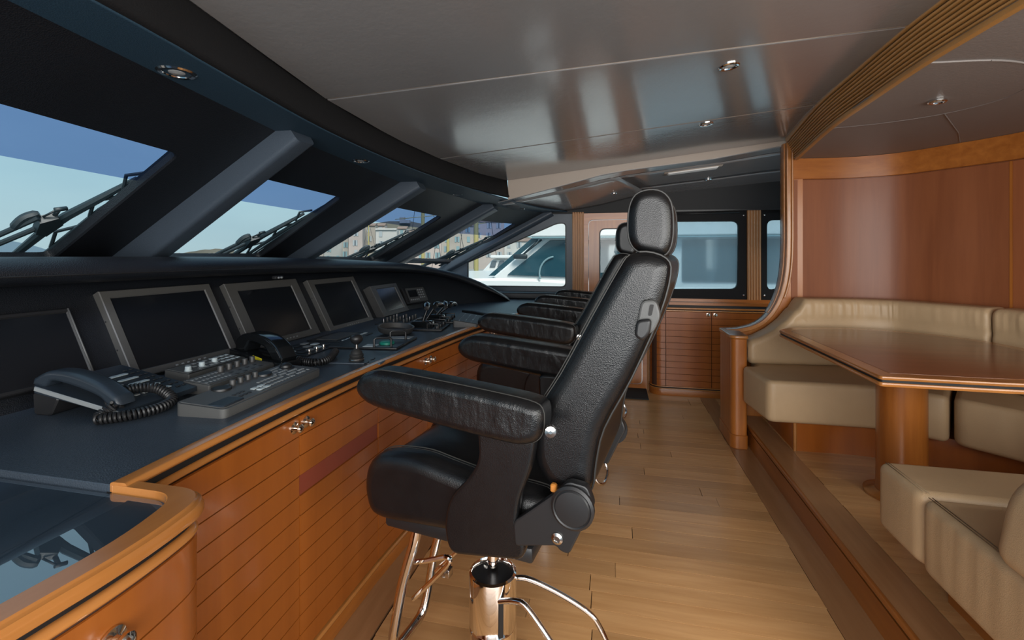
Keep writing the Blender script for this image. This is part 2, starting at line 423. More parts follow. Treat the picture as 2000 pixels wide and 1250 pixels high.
bk = MB(); bk.add([(-1.3, -2.6, zc(-1.3)+.022), (1.4, -2.6, zc(1.4)+.022), (1.4, 4.0, zc(1.4)+.022), (-1.3, 4.0, zc(-1.3)+.022)], [(0, 1, 2, 3)])  # extended unseen behind the camera to block the sun
bk.build('backing', 'ceiling_matt', ce, smooth=False)
for (sx, sy, ex, ey) in ((-1.12, 1.665, 1.13, 2.03), (-1.1, 2.86, 1.16, 2.992)):
    MB().tube([(sx, sy, zc(sx)+.004), (ex, ey, zc(ex)+.004)], .0035, 6).build('seam_piping', 'beige', ce)
# drop fascia between the ceiling and the lower side ceiling
LOWZ = [(-.91, 1.886), (-.43, 1.998), (-.262, 2.037), (-.097, 2.077), (.13, 2.11), (.785, 2.172), (1.32, 2.257)]
mb = MB(); rows = [[(x, 3.95, z) for x, z in LOWZ], [(x, 3.95, zc(x)+.012) for x, z in LOWZ], [(x, 3.965, zc(x)+.012) for x, z in LOWZ], [(x, 3.965, z-.004) for x, z in LOWZ]]
tag(mb.grid(rows).build('trim_ceiling_drop', 'beige'), 'beige fascia where the ceiling steps down towards the side windows', 'fascia', kind='structure')
# lower side ceiling
def lz(tab, x):
    for i in range(len(tab)-1):
        if x <= tab[i+1][0] or i == len(tab)-2:
            t = (x-tab[i][0])/(tab[i+1][0]-tab[i][0]); return tab[i][1]*(1-t)+tab[i+1][1]*t
FARZ = [(-.95, 1.862), (-.48, 1.872), (-.155, 1.919), (.163, 1.995), (.623, 2.044), (1.604, 2.121), (2.2, 2.16)]
NEARZ = [(-1.0, 1.866)]+LOWZ+[(2.2, 2.32)]
lc = thing('ceiling', 'lower grey ceiling panels beside the side windows', 'ceiling', (.3, 4.4, 1.9), kind='structure')
def low_patch(x0, x1, v0, v1, name='panel', n=14):
    rows = []
    for j in range(9):
        v = v0+(v1-v0)*j/8
        rows.append([(x0(v)+(x1(v)-x0(v))*i/n, 3.952+1.06*v, 0) for i in range(n+1)])
    def h(x, y):
        v = (y-3.952)/1.06; return lz(NEARZ, x)*(1-v)+lz(FARZ, x)*v
    rr = [[(p[0], p[1], h(p[0], p[1])) for p in r] for r in rows]
    return MB().grid(rr).build(name, 'ceiling', lc, solid=.008)
sp = lambda v: -.02+.42*v
low_patch(lambda v: -1.0, lambda v: 2.1, 0, .13)
low_patch(lambda v: -1.0, lambda v: sp(v)-.004, .137, 1)
low_patch(lambda v: sp(v)+.004, lambda v: 2.1, .137, .62)
low_patch(lambda v: sp(v)+.004, lambda v: 2.1, .627, 1)
mb = MB(); mb.box(-.99, 2.1, 3.96, 5.0, 2.36, 2.37).build('backing', 'black_gap', lc, smooth=False)

# ---- header: soffit strip and black fascia above the windscreen
FPATH = [(-.93, -.2), (-1.0, .7), (-1.045, 1.0), (-1.134, 1.664), (-1.15, 2.3), (-1.114, 2.86), (-1.03, 3.5), (-.91, 3.95)]
FP = catmull([(x, y, 0) for x, y in FPATH], 4)
mb = MB(); mb.grid([[(p[0], p[1], 1.905) for p in FP], [(p[0]+.012, p[1], 1.915) for p in FP], [(p[0]+.004, p[1], 1.93) for p in FP], [(p[0]-.012, p[1], zc(p[0])+.02) for p in FP]])
tag(mb.build('trim_header_fascia', 'wallblack', solid=.006), 'curved black fascia board between windscreen header and ceiling', 'fascia', kind='structure')
A_ = [(-1.1, -.2), (-1.217, .69), (-1.30, 1.1), (-1.40, 1.6), (-1.43, 2.35), (-1.41, 3.2), (-1.25, 4.18), (-1.0, 4.7), (-.73, 5.02)]
B_ = [(-.93, -.2), (-1.0, .7), (-1.05, 1.05), (-1.13, 1.62), (-1.15, 2.35), (-1.08, 3.2), (-.90, 4.0), (-.72, 4.55), (-.46, 5.02)]
AZ = [1.905]*6+[1.89, 1.872, 1.86]
ca = catmull([(a[0], a[1], z) for a, z in zip(A_, AZ)], 5); cb = catmull([(b[0], b[1], z) for b, z in zip(B_, [1.905]*6+[1.888, 1.872, 1.866])], 5)
mb = MB(); mb.grid([[ (a[0]*(1-t)+b[0]*t+.0, a[1]*(1-t)+b[1]*t, a[2]*(1-t)+b[2]*t) for a, b in zip(ca, cb)] for t in (-.12, 0, .25, .5, .75, .97, 1.0)])
sof = tag(mb.build('trim_header_soffit', 'soffit', solid=.01), 'padded soffit strip along the windscreen header, sky reflection coloured in as blue', 'soffit', kind='structure')

# ---- windscreen: four raked panes in black frames, padded mullions between them
T = [(-1.08, .35, 1.9), (-1.35, 1.67, 1.91), (-1.40, 2.99, 1.91), (-1.20, 4.3, 1.88), (-.73, 5.0, 1.85)]
B = [(-2.05, .35, 1.36), (-2.25, 1.70, 1.36), (-2.4, 2.99, 1.36), (-2.25, 4.36, 1.34), (-1.75, 5.0, 1.32)]
T = [Vector(p) for p in T]; B = [Vector(p) for p in B]
class Pane:
    def __init__(s, i):
        a, b, c, d = T[i], T[i+1], B[i], B[i+1]
        s.O = (a+b+c+d)/4; s.U = (b+d-a-c)/2; s.V = (c+d-a-b)/2
        s.n = s.U.cross(s.V).normalized()
        if s.n.x < 0: s.n = -s.n        # inwards (aft and down)
    def p(s, u, v, off=0): return tuple(s.O+s.U*u+s.V*v+s.n*off)
PN = [Pane(i) for i in range(4)]
OPEN = [(-.45, .262, -.235, .47, -.035), (-.455, .20, -.222, .47, -.02), (-.40, .235, -.24, .5, -.022), (-.31, .36, -.27, .5, .0)]
wl = ['windscreen pane nearest the camera with the view of open sky', 'windscreen pane with the low hills behind it', 'windscreen pane showing the old harbour houses and castle hill', 'narrow windscreen pane by the side window showing pink houses and masts']
for i in range(4):
    P = PN[i]; u0, u1, v0, v1, vt = OPEN[i]
    w = thing('window_%d' % (i+1), wl[i], 'window', P.p(0, .5), kind='structure')
    # frame: outer quad with rounded opening
    skew = (.02, .03, .05, .12)[i]
    ou = fil([(u0, v0), (u1, v0), (u1+skew, v1), (u0, v1)], .035, 5)
    n = len(ou)
    out_ = []
    for (a, b) in ou:
        ca_, sa_ = a-(u0+u1)/2, b-(v0+v1)/2
        k = 9
        out_.append(((u0+u1)/2+ca_*k, (v0+v1)/2+sa_*k))
    out_ = [(max(-.505, min(.505, a)), max(-.54, min(.54, b))) for a, b in out_]
    mb = MB(); v = []; f = []
    for (offs, ring) in ((0, out_), (0, ou), (-.006, [(a*1.0, b) for a, b in inset(ou, .004)]), (-.035, inset(ou, .006))):
        v += [P.p(a, b, offs) for a, b in ring]
    for k in range(3):
        for j in range(n): f.append((k*n+j, k*n+(j+1) % n, (k+1)*n+(j+1) % n, (k+1)*n+j))
    mb.add(v, f); mb.build('frame', 'dash', w, ang=25)
    mb = MB(); mb.add([P.p(a, b, -.03) for a, b in ((u0-.03, v0-.03), (u1+.03, v0-.03), (u1+.03+skew, .56), (u0-.03, .56))], [(0, 1, 2, 3)]); mb.build('glass', 'glass', w, smooth=False)
    mb = MB(); mb.add([P.p(a, b, -.026) for a, b in ((u0-.02, v0-.02), (u1+.02, v0-.02), (u1+.02+skew*.3, vt), (u0-.02, vt))], [(0, 1, 2, 3)]); mb.build('tint_film', 'film', w, 'translucent dark blue sun film', smooth=False)
def mullion(i, name, wd, dp, label):
    t = T[i]; b = B[i]; ax = (t-b).normalized()
    P = PN[min(i, 3)]; Q = PN[max(i-1, 0)]; nn = (P.n+Q.n).normalized(); sd = ax.cross(nn).normalized(); nn = sd.cross(ax).normalized()
    if nn.x < 0: nn = -nn
    o = fil([(-wd/2, -.02), (-wd/2*.86, dp), (wd/2*.86, dp), (wd/2, -.02)], .022, 4)
    top = t+ax*.07; bot = b-ax*(.10 if i < 4 else .4)
    mb = MB(); n = len(o); v = []
    for q, k in ((bot, 1), (t*.5+b*.5, 1), (top, 1)): v += [tuple(q+sd*a*k+nn*c*k) for a, c in o]
    f = []
    for k in range(2):
        for j in range(n): f.append((k*n+j, k*n+(j+1) % n, (k+1)*n+(j+1) % n, (k+1)*n+j))
    f += [tuple(range(n)), tuple(range(2*n, 3*n))]
    mb.add(v, f)
    return tag(mb.build(name, 'mullion'), label, 'window mullion', kind='structure')
mullion(1, 'trim_mullion_1', .13, .10, 'padded dark mullion between the nearest two windscreen panes')
mullion(2, 'trim_mullion_2', .13, .10, 'padded dark mullion between the hill view pane and the harbour houses pane')
mullion(3, 'trim_mullion_3', .13, .09, 'padded dark mullion between the two panes showing houses')
mullion(4, 'trim_mullion_4', .12, .06, 'dark corner pillar between windscreen and side window')

# ---- side wall (far side) with side window, door, blinds
Yw = 5.0
def hole_wall(outer, holes, y0, y1, name, mt, parent, label=None):
    me = bpy.data.meshes.new(name)
    cu = bpy.data.curves.new(name, 'CURVE'); cu.dimensions = '2D'; cu.fill_mode = 'BOTH'; cu.extrude = (y1-y0)/2
    for poly in [outer]+holes:
        s = cu.splines.new('POLY'); s.points.add(len(poly)-1); s.use_cyclic_u = True
        for k, p in enumerate(poly): s.points[k].co = (p[0], p[1], 0, 1)
    tmp = bpy.data.objects.new('tmp', cu); COL.objects.link(tmp)
    dg = bpy.context.evaluated_depsgraph_get(); me = bpy.data.meshes.new_from_object(tmp.evaluated_get(dg)); bpy.data.objects.remove(tmp)
    og = ORG[parent.name] if parent else Vector((0, 0, 0))
    for v in me.vertices:
        x, z, w = v.co; v.co = (x-og.x, (y0+y1)/2-w-og.y, z-og.z)
    me.name = name; me.materials.clear(); me.materials.append(M[mt])
    o = bpy.data.objects.new(name, me); COL.objects.link(o); ORG[o.name] = og
    if parent: o.parent = parent
    return o
ws = thing('wall_side', 'black padded side wall around the side windows', 'wall', (.3, Yw, 0), kind='structure')
SW = fil([(-1.60, 1.30), (-1.25, 1.05), (-.509, 1.055), (-.509, 1.745), (-.66, 1.72)], .07, 5)
SW = fil([(-1.62, 1.315, .01), (-1.62, 1.05, .02), (-.509, 1.055, .05), (-.509, 1.745, .07), (-.60, 1.745, .09)], .05, 6)
hole_wall([(-1.95, .8), (-.44, .8), (-.44, 1.93), (-.74, 1.93), (-1.95, 1.27)], [SW], Yw, Yw+.04, 'front_panel', 'mullion', ws)
W2 = fil([(.40, 1.045), (1.208, 1.06), (1.218, 1.737), (.40, 1.745)], .06, 5)
W3 = fil([(1.46, 1.06), (2.2, 1.06), (2.2, 1.745), (1.47, 1.745)], .06, 5)
hole_wall([(.36, .80), (2.4, .80), (2.4, 1.86), (.36, 1.86)], [W2, W3], Yw, Yw+.04, 'window_panel', 'wallblack', ws)
mb = MB().box(-.70, 2.4, Yw-.03, Yw+.05, 1.845, 2.4); mb.build('upper_panel', 'wallgrey', ws, smooth=False)
MB().box(.37, 2.4, Yw-.045, Yw, 1.842, 1.858).build('blind_rail', 'black_plastic', ws, smooth=False)
MB().tube([(.45, Yw-.04, 1.815), (1.22, Yw-.04, 1.822)], .006, 8).build('blind_rod', 'black_plastic', ws)
MB().box(.3, 2.4, Yw, Yw+.04, 0, .85).build('lower_panel', 'wallblack', ws, smooth=False)
sw = tag(hole_wall(fil([(-1.64, 1.33, .01), (-1.64, 1.03, .02), (-.49, 1.03, .05), (-.49, 1.765, .07), (-.58, 1.765, .09)], .05, 6), [], Yw+.03, Yw+.034, 'window_5', 'glass', None), 'five-sided side window beside the helm looking onto the white yacht', 'window', kind='structure')
MB().tube([(p[0], Yw-.002, p[1]) for p in SW], .006, 6, True).build('window_seal', 'black_plastic', ws)
def blind_window(name, x0, x1, label, lb, shape):
    w = thing(name, label, 'window', ((x0+x1)/2, Yw, .96), kind='structure')
    MB().add([(x0+.05, Yw+.045, 1.0), (x1-.05, Yw+.045, 1.0), (x1-.05, Yw+.045, 1.8), (x0+.05, Yw+.045, 1.8)], [(0, 1, 2, 3)]).build('glass', 'glass', w, smooth=False)
    r = []
    nx = 14
    for k in range(9):
        z = 1.0+.80*k/8
        r.append([(x0+.03+(x1-x0-.06)*j/nx, Yw+.012+.004*math.sin(j*1.3+k*.5), z) for j in range(nx+1)])
    MB().grid(r).build('mesh_blind', 'blind', w, lb)
    hole_wall([(x0, .955), (x1, .955), (x1, 1.815), (x0, 1.815)], [shape], Yw-.02, Yw-.004, 'blind_border', 'wallblack', w)
    for (x, z) in ((x0+.025, 1.0), (x1-.025, 1.0), (x0+.025, 1.795), (x1-.025, 1.795)):
        MB().lathe([(.009, 0), (.009, .004), (.005, .008), (.001, .009)], 10, mtx=Matrix.Translation((x, Yw-.02, z)) @ Matrix.Rotation(PI/2, 4, 'X')).build('snap_stud', 'chrome', w)
blind_window('window_6', .42, 1.285, 'side window behind a blue-grey mesh blind in a black border', 'blue-grey mesh blind', W2)
W3b = fil([(1.475, 1.09, .06), (1.50, 1.055, .03), (1.60, 1.085, .05), (1.75, 1.19, .05), (2.2, 1.2), (2.2, 1.742), (1.475, 1.742, .06)], .05, 5)
blind_window('window_7', 1.425, 2.3, 'partly hidden side window beside the dinette partition with a curved lower blind border', 'mesh blind', W3b)
# fluted posts
def post(name, x0, x1, z0, z1, y, label, n=5):
    o = [(x0, y), (x0, y-.03)]
    wdt = (x1-x0)/n
    for k in range(n):
        for a in range(7):
            t = a/6; o.append((x0+wdt*(k+.08+t*.84), y-.03-.010*math.sin(t*PI)))
    o += [(x1, y-.03), (x1, y)]
    return tag(MB().prism(o, z0, z1).build(name, 'post_wood', ang=50), label, 'post', kind='structure')
post('trim_post_1', -.437, -.312, .93, 1.858, Yw, 'fluted cherry door post beside the side window')
post('trim_post_2', 1.293, 1.418, .955, 1.845, Yw, 'fluted cherry post between the two blind windows')
post('trim_post_3', .334, .386, 0, 1.858, Yw, 'narrow cherry door jamb behind the helm chairs', 2)
# door
dr = thing('door_1', 'cherry side door with rounded window behind the helm chairs', 'door', (0, Yw, 0), kind='structure')
hole_wall([(-.312, 0), (.334, 0), (.334, 1.862), (-.312, 1.862)], [fil([(-.266, .05), (.29, .05), (.29, 1.775), (-.266, 1.775)], .05, 5)], Yw-.02, Yw+.03, 'door_frame', 'cherry_x', dr)
dw = fil([(-.147, .95), (.17, .95), (.17, 1.678), (-.147, 1.678)], .06, 6)
hole_wall(fil([(-.262, .054), (.286, .054), (.286, 1.77), (-.262, 1.77)], .05, 5), [dw], Yw-.008, Yw+.03, 'door_leaf', 'cherry_z', dr)
MB().tube([(p[0], Yw-.008, p[1]) for p in dw], .006, 6, True).build('window_seal', 'black_plastic', dr)
hole_wall(dw, [], Yw+.005, Yw+.009, 'door_glass', 'glass', dr)
mb = MB(); mb.rbox(.17, .20, Yw-.05, Yw-.02, .2, .5, .01); mb.tube([(.185, Yw-.05, .3), (.185, Yw-.09, .3), (.22, Yw-.09, .3)], .012, 8); mb.build('door_handle', 'chrome', dr)

# ================================================================== DINETTE SIDE
# ---- curved partition wall behind the dinette
WP = catmull([(1.30, 3.885, 0), (1.69, 3.92, 0), (1.98, 3.84, 0), (2.18, 3.62, 0), (2.38, 3.33, 0), (2.52, 2.9, 0), (2.56, 2.3, 0), (2.56, 1.2, 0)], 8)
def plen(path):
    l = [0]
    for i in range(1, len(path)): l.append(l[-1]+(Vector(path[i][:2])-Vector(path[i-1][:2])).length)
    return l
WL = plen(WP)
def wat(s, off=0):
    """point on the wall path at arclength s, shifted off into the dinette"""
    s = s
    i = 0
    while i < len(WL)-2 and WL[i+1] < s: i += 1
    a = Vector(WP[i][:2]); b = Vector(WP[i+1][:2]); t = (s-WL[i])/(WL[i+1]-WL[i])
    # smooth normal
    def nrm(k):
        k = max(0, min(len(WP)-1, k)); p = Vector(WP[max(k-1, 0)][:2]); q = Vector(WP[min(k+1, len(WP)-1)][:2]); e = (q-p).normalized(); return Vector((e.y, -e.x))
    n = (nrm(i)*(1-t)+nrm(i+1)*t).normalized()
    p = a+(b-a)*t
    return p+n*off
def wgrid(mb, s0, s1, z0, z1, off, n=30):
    r = []
    for (o_, z) in ((off-.008, z0), (off, z0+.003), (off, z1-.003), (off-.008, z1)):
        r.append([(*wat(s0+(s1-s0)*k/n, o_), z) for k in range(n+1)])
    mb.grid(r)
    for e_ in (s0, s1):
        mb.add([(*wat(e_, off), z0+.003), (*wat(e_, off), z1-.003), (*wat(e_, off-.008), z1), (*wat(e_, off-.008), z0)], [(0, 1, 2, 3)])
    return mb
wa = thing('wall_dinette', 'curved cherry veneer wall behind the cream settee', 'wall', (1.9, 3.9, .155), kind='structure')
mb = MB(); n = 50; S_ = WL[-1]
mb.grid([[(*wat(S_*k/n, -.008), z) for k in range(n+1)] for z in (.1, 2.2)]+[[(*wat(S_*k/n, -.07), z) for k in range(n+1)] for z in (2.2, .1)]); mb.build('core', 'cherry_dark', wa)
SPL = 1.285
wgrid(MB(), .02, SPL-.004, .5, 1.972, 0).build('panel', 'cherry_panel', wa)
wgrid(MB(), SPL+.012, S_-.02, .5, 1.972, 0).build('panel', 'cherry_panel', wa)
wgrid(MB(), SPL-.003, SPL+.011, .5, 1.972, .002).build('joint_strip', 'cherry_z', wa)
wgrid(MB(), .0, S_-.02, 1.975, 2.135, .006).build('top_band', 'cherry_x', wa)
# swept end trim of the partition and the low wing under it
curve = catmull([(1.297, 2.255, 0), (1.297, 1.85, 0), (1.297, 1.5, 0), (1.288, 1.3, 0), (1.262, 1.14, 0), (1.215, 1.01, 0), (1.145, .905, 0), (1.06, .845, 0), (.95, .812, 0), (.86, .803, 0)], 6)
cv = [(p[0], p[1]) for p in curve]
wing = [(x+.015, z-.006) for x, z in cv]+[(.86, .1), (1.40, .1), (1.40, 2.2)]
tag(MB().pillow(wing, 3.892, 3.965, 0, 1, XZ).build('wall_partition_end', 'cherry_z', ang=30), 'low swept end of the cherry partition beside the settee', 'wall', kind='structure')
def ribbon(path, wd, y0, y1, r):
    L_ = []; R_ = []
    for i in range(len(path)):
        a = Vector(path[max(i-1, 0)]); b = Vector(path[min(i+1, len(path)-1)]); e_ = (b-a).normalized(); nn = Vector((-e_.y, e_.x))
        p = Vector(path[i]); L_.append(tuple(p+nn*wd/2)); R_.append(tuple(p-nn*wd/2))
    return MB().pillow(L_+R_[::-1], y0, y1, r, 2, XZ)
tr = thing('trim_partition', 'pale swept wooden edge trim of the dinette partition', 'trim', (1.1, 3.9, .8), kind='structure')
ribbon(cv, .034, 3.862, 3.98, .008).build('edge_moulding', 'cherry_edge', tr)
ribbon([(x+.024, z) for x, z in cv[:28]], .014, 3.858, 3.9, .005).build('inner_bead', 'cherry_edge', tr)
ribbon([(x-.020, z) for x, z in cv[:34]], .010, 3.90, 3.985, .004).build('outer_bead', 'cherry_edge', tr)
pt = thing('settee_end_post', 'rounded cherry end post at the foot of the swept partition', 'post', (.9, 3.8, 0))
po = fil([(.832, 3.97), (.832, 3.60, .1), (.938, 3.60, .02), (.938, 3.97)], .01, 8)
MB().pillow(po, .098, .792, .002, 1, XY).build('shaft', 'cherry_z', pt)
MB().pillow(inset(po, -.006), 0, .098, .004, 1, XY).build('foot', 'cherry_z', pt)
MB().pillow(inset(po, -.010), .792, .818, .009, 3, XY).build('cap', 'cherry_edge', pt)

# ---- dinette ceiling with raised D-shaped panel
LP = catmull([(1.34, 3.87, 0), (1.205, 2.985, 0), (1.165, 2.46, 0), (1.142, 2.06, 0), (1.143, 1.83, 0), (1.15, 1.6, 0), (1.18, 1.0, 0), (1.25, .2, 0)], 6)
dc = thing('ceiling', 'low padded ceiling over the dinette', 'ceiling', (1.8, 2.6, 2.13), kind='structure')
poly = [(p[0], p[1]) for p in LP]+[(2.6, .2)]+[(p[0]+.0, p[1]) for p in reversed(WP)]
MB().pillow(poly, 2.134, 2.16, 0, 1, XY).build('base_panel', 'ceiling_matt', dc)
dpan = catmull([(1.225, 2.98, 0), (1.45, 2.925, 0), (1.66, 2.80, 0), (1.77, 2.60, 0), (1.73, 2.38, 0), (1.60, 2.19, 0), (1.42, 2.085, 0), (1.165, 2.05, 0)], 6)
dpo = [(p[0], p[1]) for p in dpan]+[(1.145, 2.15), (1.155, 2.5), (1.18, 2.8)]
MB().pillow(dpo, 2.128, 2.136, .003, 2, XY).build('raised_panel', 'ceiling_matt', dc)
MB().tube([(p[0], p[1], 2.129) for p in dpan[:-5]], .0028, 6).build('panel_piping', 'ceiling_matt', dc)
MB().tube([(1.66, 2.80, 2.133), (2.02, 3.28, 2.133), (2.2, 3.56, 2.133)], .003, 6).build('seam_piping', 'ceiling_matt', dc)
# ---- wooden louvre band round the dinette ceiling
lv = thing('ceiling_louvre', 'curved wooden louvre band edging the dinette ceiling', 'louvre', (1.2, 2.5, 2.12))
lean = lambda z: -(z-2.13)*.40
mb = MB(); mb.sweep([(-.008, 2.136), (.048, 2.27), (.03, 2.27), (-.026, 2.136)], LP); mb.build('backing', 'groove', lv)
NS = 8
for k in range(NS):
    z0 = 2.142+k*.0142
    d = .0+(z0-2.13)*.42
    pr_ = fil([(d-.016, z0), (d+.004, z0+.001), (d+.006, z0+.008), (d-.016, z0+.0085)], .003, 2)
    MB().sweep(pr_, LP).build('slat', 'slat_wood', lv)
MB().sweep(fil([(-.02, 2.118), (.006, 2.118), (.010, 2.136), (-.02, 2.138)], .004, 2), LP).build('bottom_rail', 'slat_wood', lv)
d = (2.256-2.13)*.42
MB().sweep(fil([(d-.02, 2.258), (d+.006, 2.258), (d+.018, 2.30), (d-.02, 2.30)], .004, 2), LP).build('top_rail', 'slat_wood', lv)

# ---- far settee bench
st = thing('settee', 'cream leather settee bench along the curved cherry wall', 'sofa', (1.5, 3.5, .155))
pl1 = catmull([(1.12, 3.75, 0), (1.12, 3.26, 0)], 2)+catmull([(1.125, 3.25, 0), (1.54, 3.25, 0), (1.85, 3.13, 0), (2.1, 2.9, 0), (2.22, 2.6, 0), (2.24, 2.07, 0)], 6)
MB().pillow([(p[0], p[1]) for p in pl1]+[(2.5, 2.07), (2.5, 3.0), (2.1, 3.6), (1.7, 3.8)], .155, .35, 0, 1, XY).build('plinth', 'cherry_door', st, ang=30)
MB().tube([(1.125, 3.252, .155), (1.125, 3.252, .345)], .011, 10).build('corner_bead', 'cherry_edge', st)
c1 = fil([(.946, 3.176), (1.24, 3.185), (1.56, 3.185), (1.70, 3.125), (1.822, 3.03), (2.14, 3.52), (1.9, 3.76), (1.5, 3.80), (1.0, 3.79), (1.0, 3.594), (.896, 3.592)], .05, 5)
MB().pillow(c1, .345, .607, .03, 4, XY).build('seat_cushion', 'cream', st)
c2 = fil([(1.836, 3.02), (2.02, 2.83), (2.12, 2.6), (2.14, 2.07), (2.5, 2.07), (2.48, 3.0), (2.16, 3.50)], .06, 5)
MB().pillow(c2, .345, .607, .03, 4, XY).build('seat_cushion', 'cream', st)
# backrests follow the wall: lofted sections with a ruched upper roll and a horizontal seam
def dens(o, step=.05):
    r = []
    for i in range(len(o)):
        a = Vector(o[i]); b = Vector(o[(i+1) % len(o)]); k = max(1, int((b-a).length/step))
        for j in range(k): r.append(tuple(a+(b-a)*j/k))
    return r
def backrest(s0, s1, ztab, name, parent, th=.22, seed=0):
    def zt(s):
        if s <= ztab[0][0]: return ztab[0][1]
        for k in range(len(ztab)-1):
            if s <= ztab[k+1][0]:
                t = (s-ztab[k][0])/(ztab[k+1][0]-ztab[k][0]); t = t*t*(3-2*t) if k == len(ztab)-2 else t
                return ztab[k][1]*(1-t)+ztab[k+1][1]*t
        return ztab[-1][1]
    N = int((s1-s0)/.012); rings = []
    def section(s, ins):
        top = zt(s)-ins; bot = .605+ins; w0, w1 = .012+ins*.3, th-ins; r = min(.045, (top-bot)*.4, (w1-w0)*.45)
        p = [(w0, bot), (w0, top-r)]
        for k in range(1, 5): a = PI/2*k/4; p.append((w0+r*(1-math.cos(a)), top-r+r*math.sin(a)))
        for k in range(5): a = PI/2*k/4; p.append((w1-r+r*math.sin(a), top-r+r*math.cos(a)))
        for k in range(1, 15): p.append((w1, top-r-(top-r-bot-r)*k/15))
        for k in range(5): a = PI/2*k/4; p.append((w1-r+r*math.cos(a), bot+r-r*math.sin(a)))
        q = []
        for (w, z) in p:
            if w > w1-r*.9 and z > bot+.02:
                m = max(0, min(1, (z-.945)/.05))*max(0, min(1, (top-z)/.03)) if top > 1.0 else 0
                w += m*(.0035*math.sin(s*73+math.sin(s*19+seed)*2+z*9)+.002*math.sin(s*151))*(.6+.4*math.sin(s*5+seed))
                w -= .008*math.exp(-((z-.935)/.010)**2) if top > .99 else 0
            q.append((*wat(s, w), z))
        return q
    R_ = .035
    for k in range(N+1):
        s = s0+(s1-s0)*k/N; e_ = min(s-s0, s1-s); ins = 0
        if e_ < R_: ins = R_*(1-math.sqrt(max(0, 1-(1-e_/R_)**2)))*.8
        rings.append(section(s, ins))
    mb = MB(); m = len(rings[0]); v = [p for r in rings for p in r]; f = []
    for a in range(N):
        for b in range(m): f.append((a*m+b, a*m+(b+1) % m, (a+1)*m+(b+1) % m, (a+1)*m+b))
    f += [tuple(range(m)), tuple(range(N*m, N*m+m))]
    return mb.add(v, f).build(name, 'cream', parent, ang=50)
backrest(-.352, 1.295, [(-.352, .775), (-.28, .80), (-.19, .85), (-.10, .925), (-.04, 1.0), (.03, 1.085)], 'backrest_cushion', st)
backrest(1.303, 2.15, [(1.303, 1.085), (2.15, 1.085)], 'backrest_cushion', st, seed=2)
# ---- near settee bench
sn = thing('settee', 'cream leather settee bench with ruched side nearest the camera', 'sofa', (1.7, 1.5, .155))
MB().prism([(1.17, -.3), (2.5, -.3), (2.5, 1.95), (1.17, 1.95)], .155, .365).build('plinth', 'cherry_y', sn, smooth=False)
ca1 = fil([(.992, 1.787), (2.4, 1.787), (2.4, 2.05), (.992, 2.05)], .045, 5)
MB().pillow(ca1, .36, .607, .03, 4, XY).build('seat_cushion', 'cream', sn)
ca2 = dens(fil([(.985, .2), (2.4, .2), (2.4, 1.779), (.985, 1.779)], .045, 5), .02)
def ruch(a, b, w):
    k = max(0, min(1, (1.79-b)/.12))*max(0, min(1, (b-1.25)/.25))*max(0, min(1, (.60-w)/.05))*max(0, min(1, (w-.40)/.12))
    return (a+(.0055*math.sin(b*88+w*16)*k if a < 1.05 else 0), b, w)
mb = MB(); o = ca2; mb.pillow(o, .36, .603, .03, 4, ruch); mb.build('seat_cushion', 'cream', sn)
for xx in (1.008, 1.018):
    MB().tube([(xx, .3, .6045), (xx, 1.77, .6045)], .0014, 5).build('stitch_line', 'cream_seam', sn)
    MB().tube([(xx+.006, 1.795, .607), (xx+.006, 2.03, .607)], .0014, 5).build('stitch_line', 'cream_seam', sn)
bn = fil([(.962, .60, .05), (2.4, .60), (2.4, .90), (1.13, .885, .1), (1.0, .81, .09)], .05, 6)
MB().pillow(bn, 1.26, 1.47, .045, 6, XZ, rw=.06).build('backrest_cushion', 'cream', sn)
mb = MB().pillow(fil([(.955, .60), (2.4, .60), (2.4, .915), (1.09, .905, .12), (.962, .81, .06)], .03, 6), 1.21, 1.255, .008, 2, XZ); mb.build('back_board', 'cherry_edge', sn)

# ---- dinette table
tb = thing('dining_table', 'cherry dinette table with black inlaid edge on a round pedestal', 'table', (1.45, 2.76, .155))
to = fil([(1.05, 2.138, .02), (1.05, 3.317, .03), (1.149, 3.43, .05), (1.40, 3.50, .2), (1.62, 3.505, .2), (1.866, 3.40, .2), (2.054, 3.21, .2), (2.107, 2.95, .2), (2.10, 2.5, .2), (1.95, 2.2, .2), (1.52, 2.128, .1)], .02, 5)
MB().pillow(to, .895, .9105, .004, 2, XY).build('top_edge', 'cherry_edge', tb)
MB().pillow(fil([(1.115, 2.203, .004), (1.115, 3.29, .01), (1.19, 3.375, .05), (1.41, 3.435, .2), (1.61, 3.44, .2), (1.83, 3.345, .2), (1.995, 3.18, .2), (2.04, 2.94, .2), (2.033, 2.52, .2), (1.915, 2.26, .2), (1.51, 2.193, .1)], .02, 5), .9100, .9112, 0, 1, XY).build('top_panel', 'cherry_dark', tb)
MB().pillow(inset(to, .006), .884, .896, 0, 1, XY).build('black_inlay', 'black_gap', tb)
MB().pillow(to, .868, .885, .005, 2, XY).build('under_edge', 'cherry_edge', tb)
mb = MB().lathe([(.107, .17), (.105, .3), (.105, .87)], 40, (1.45, 2.76, 0)); mb.build('pedestal', 'cherry_z', tb)
MB().lathe([(.16, .155), (.16, .165), (.112, .18)], 40, (1.45, 2.76, 0)).build('foot_ring', 'cherry_edge', tb)

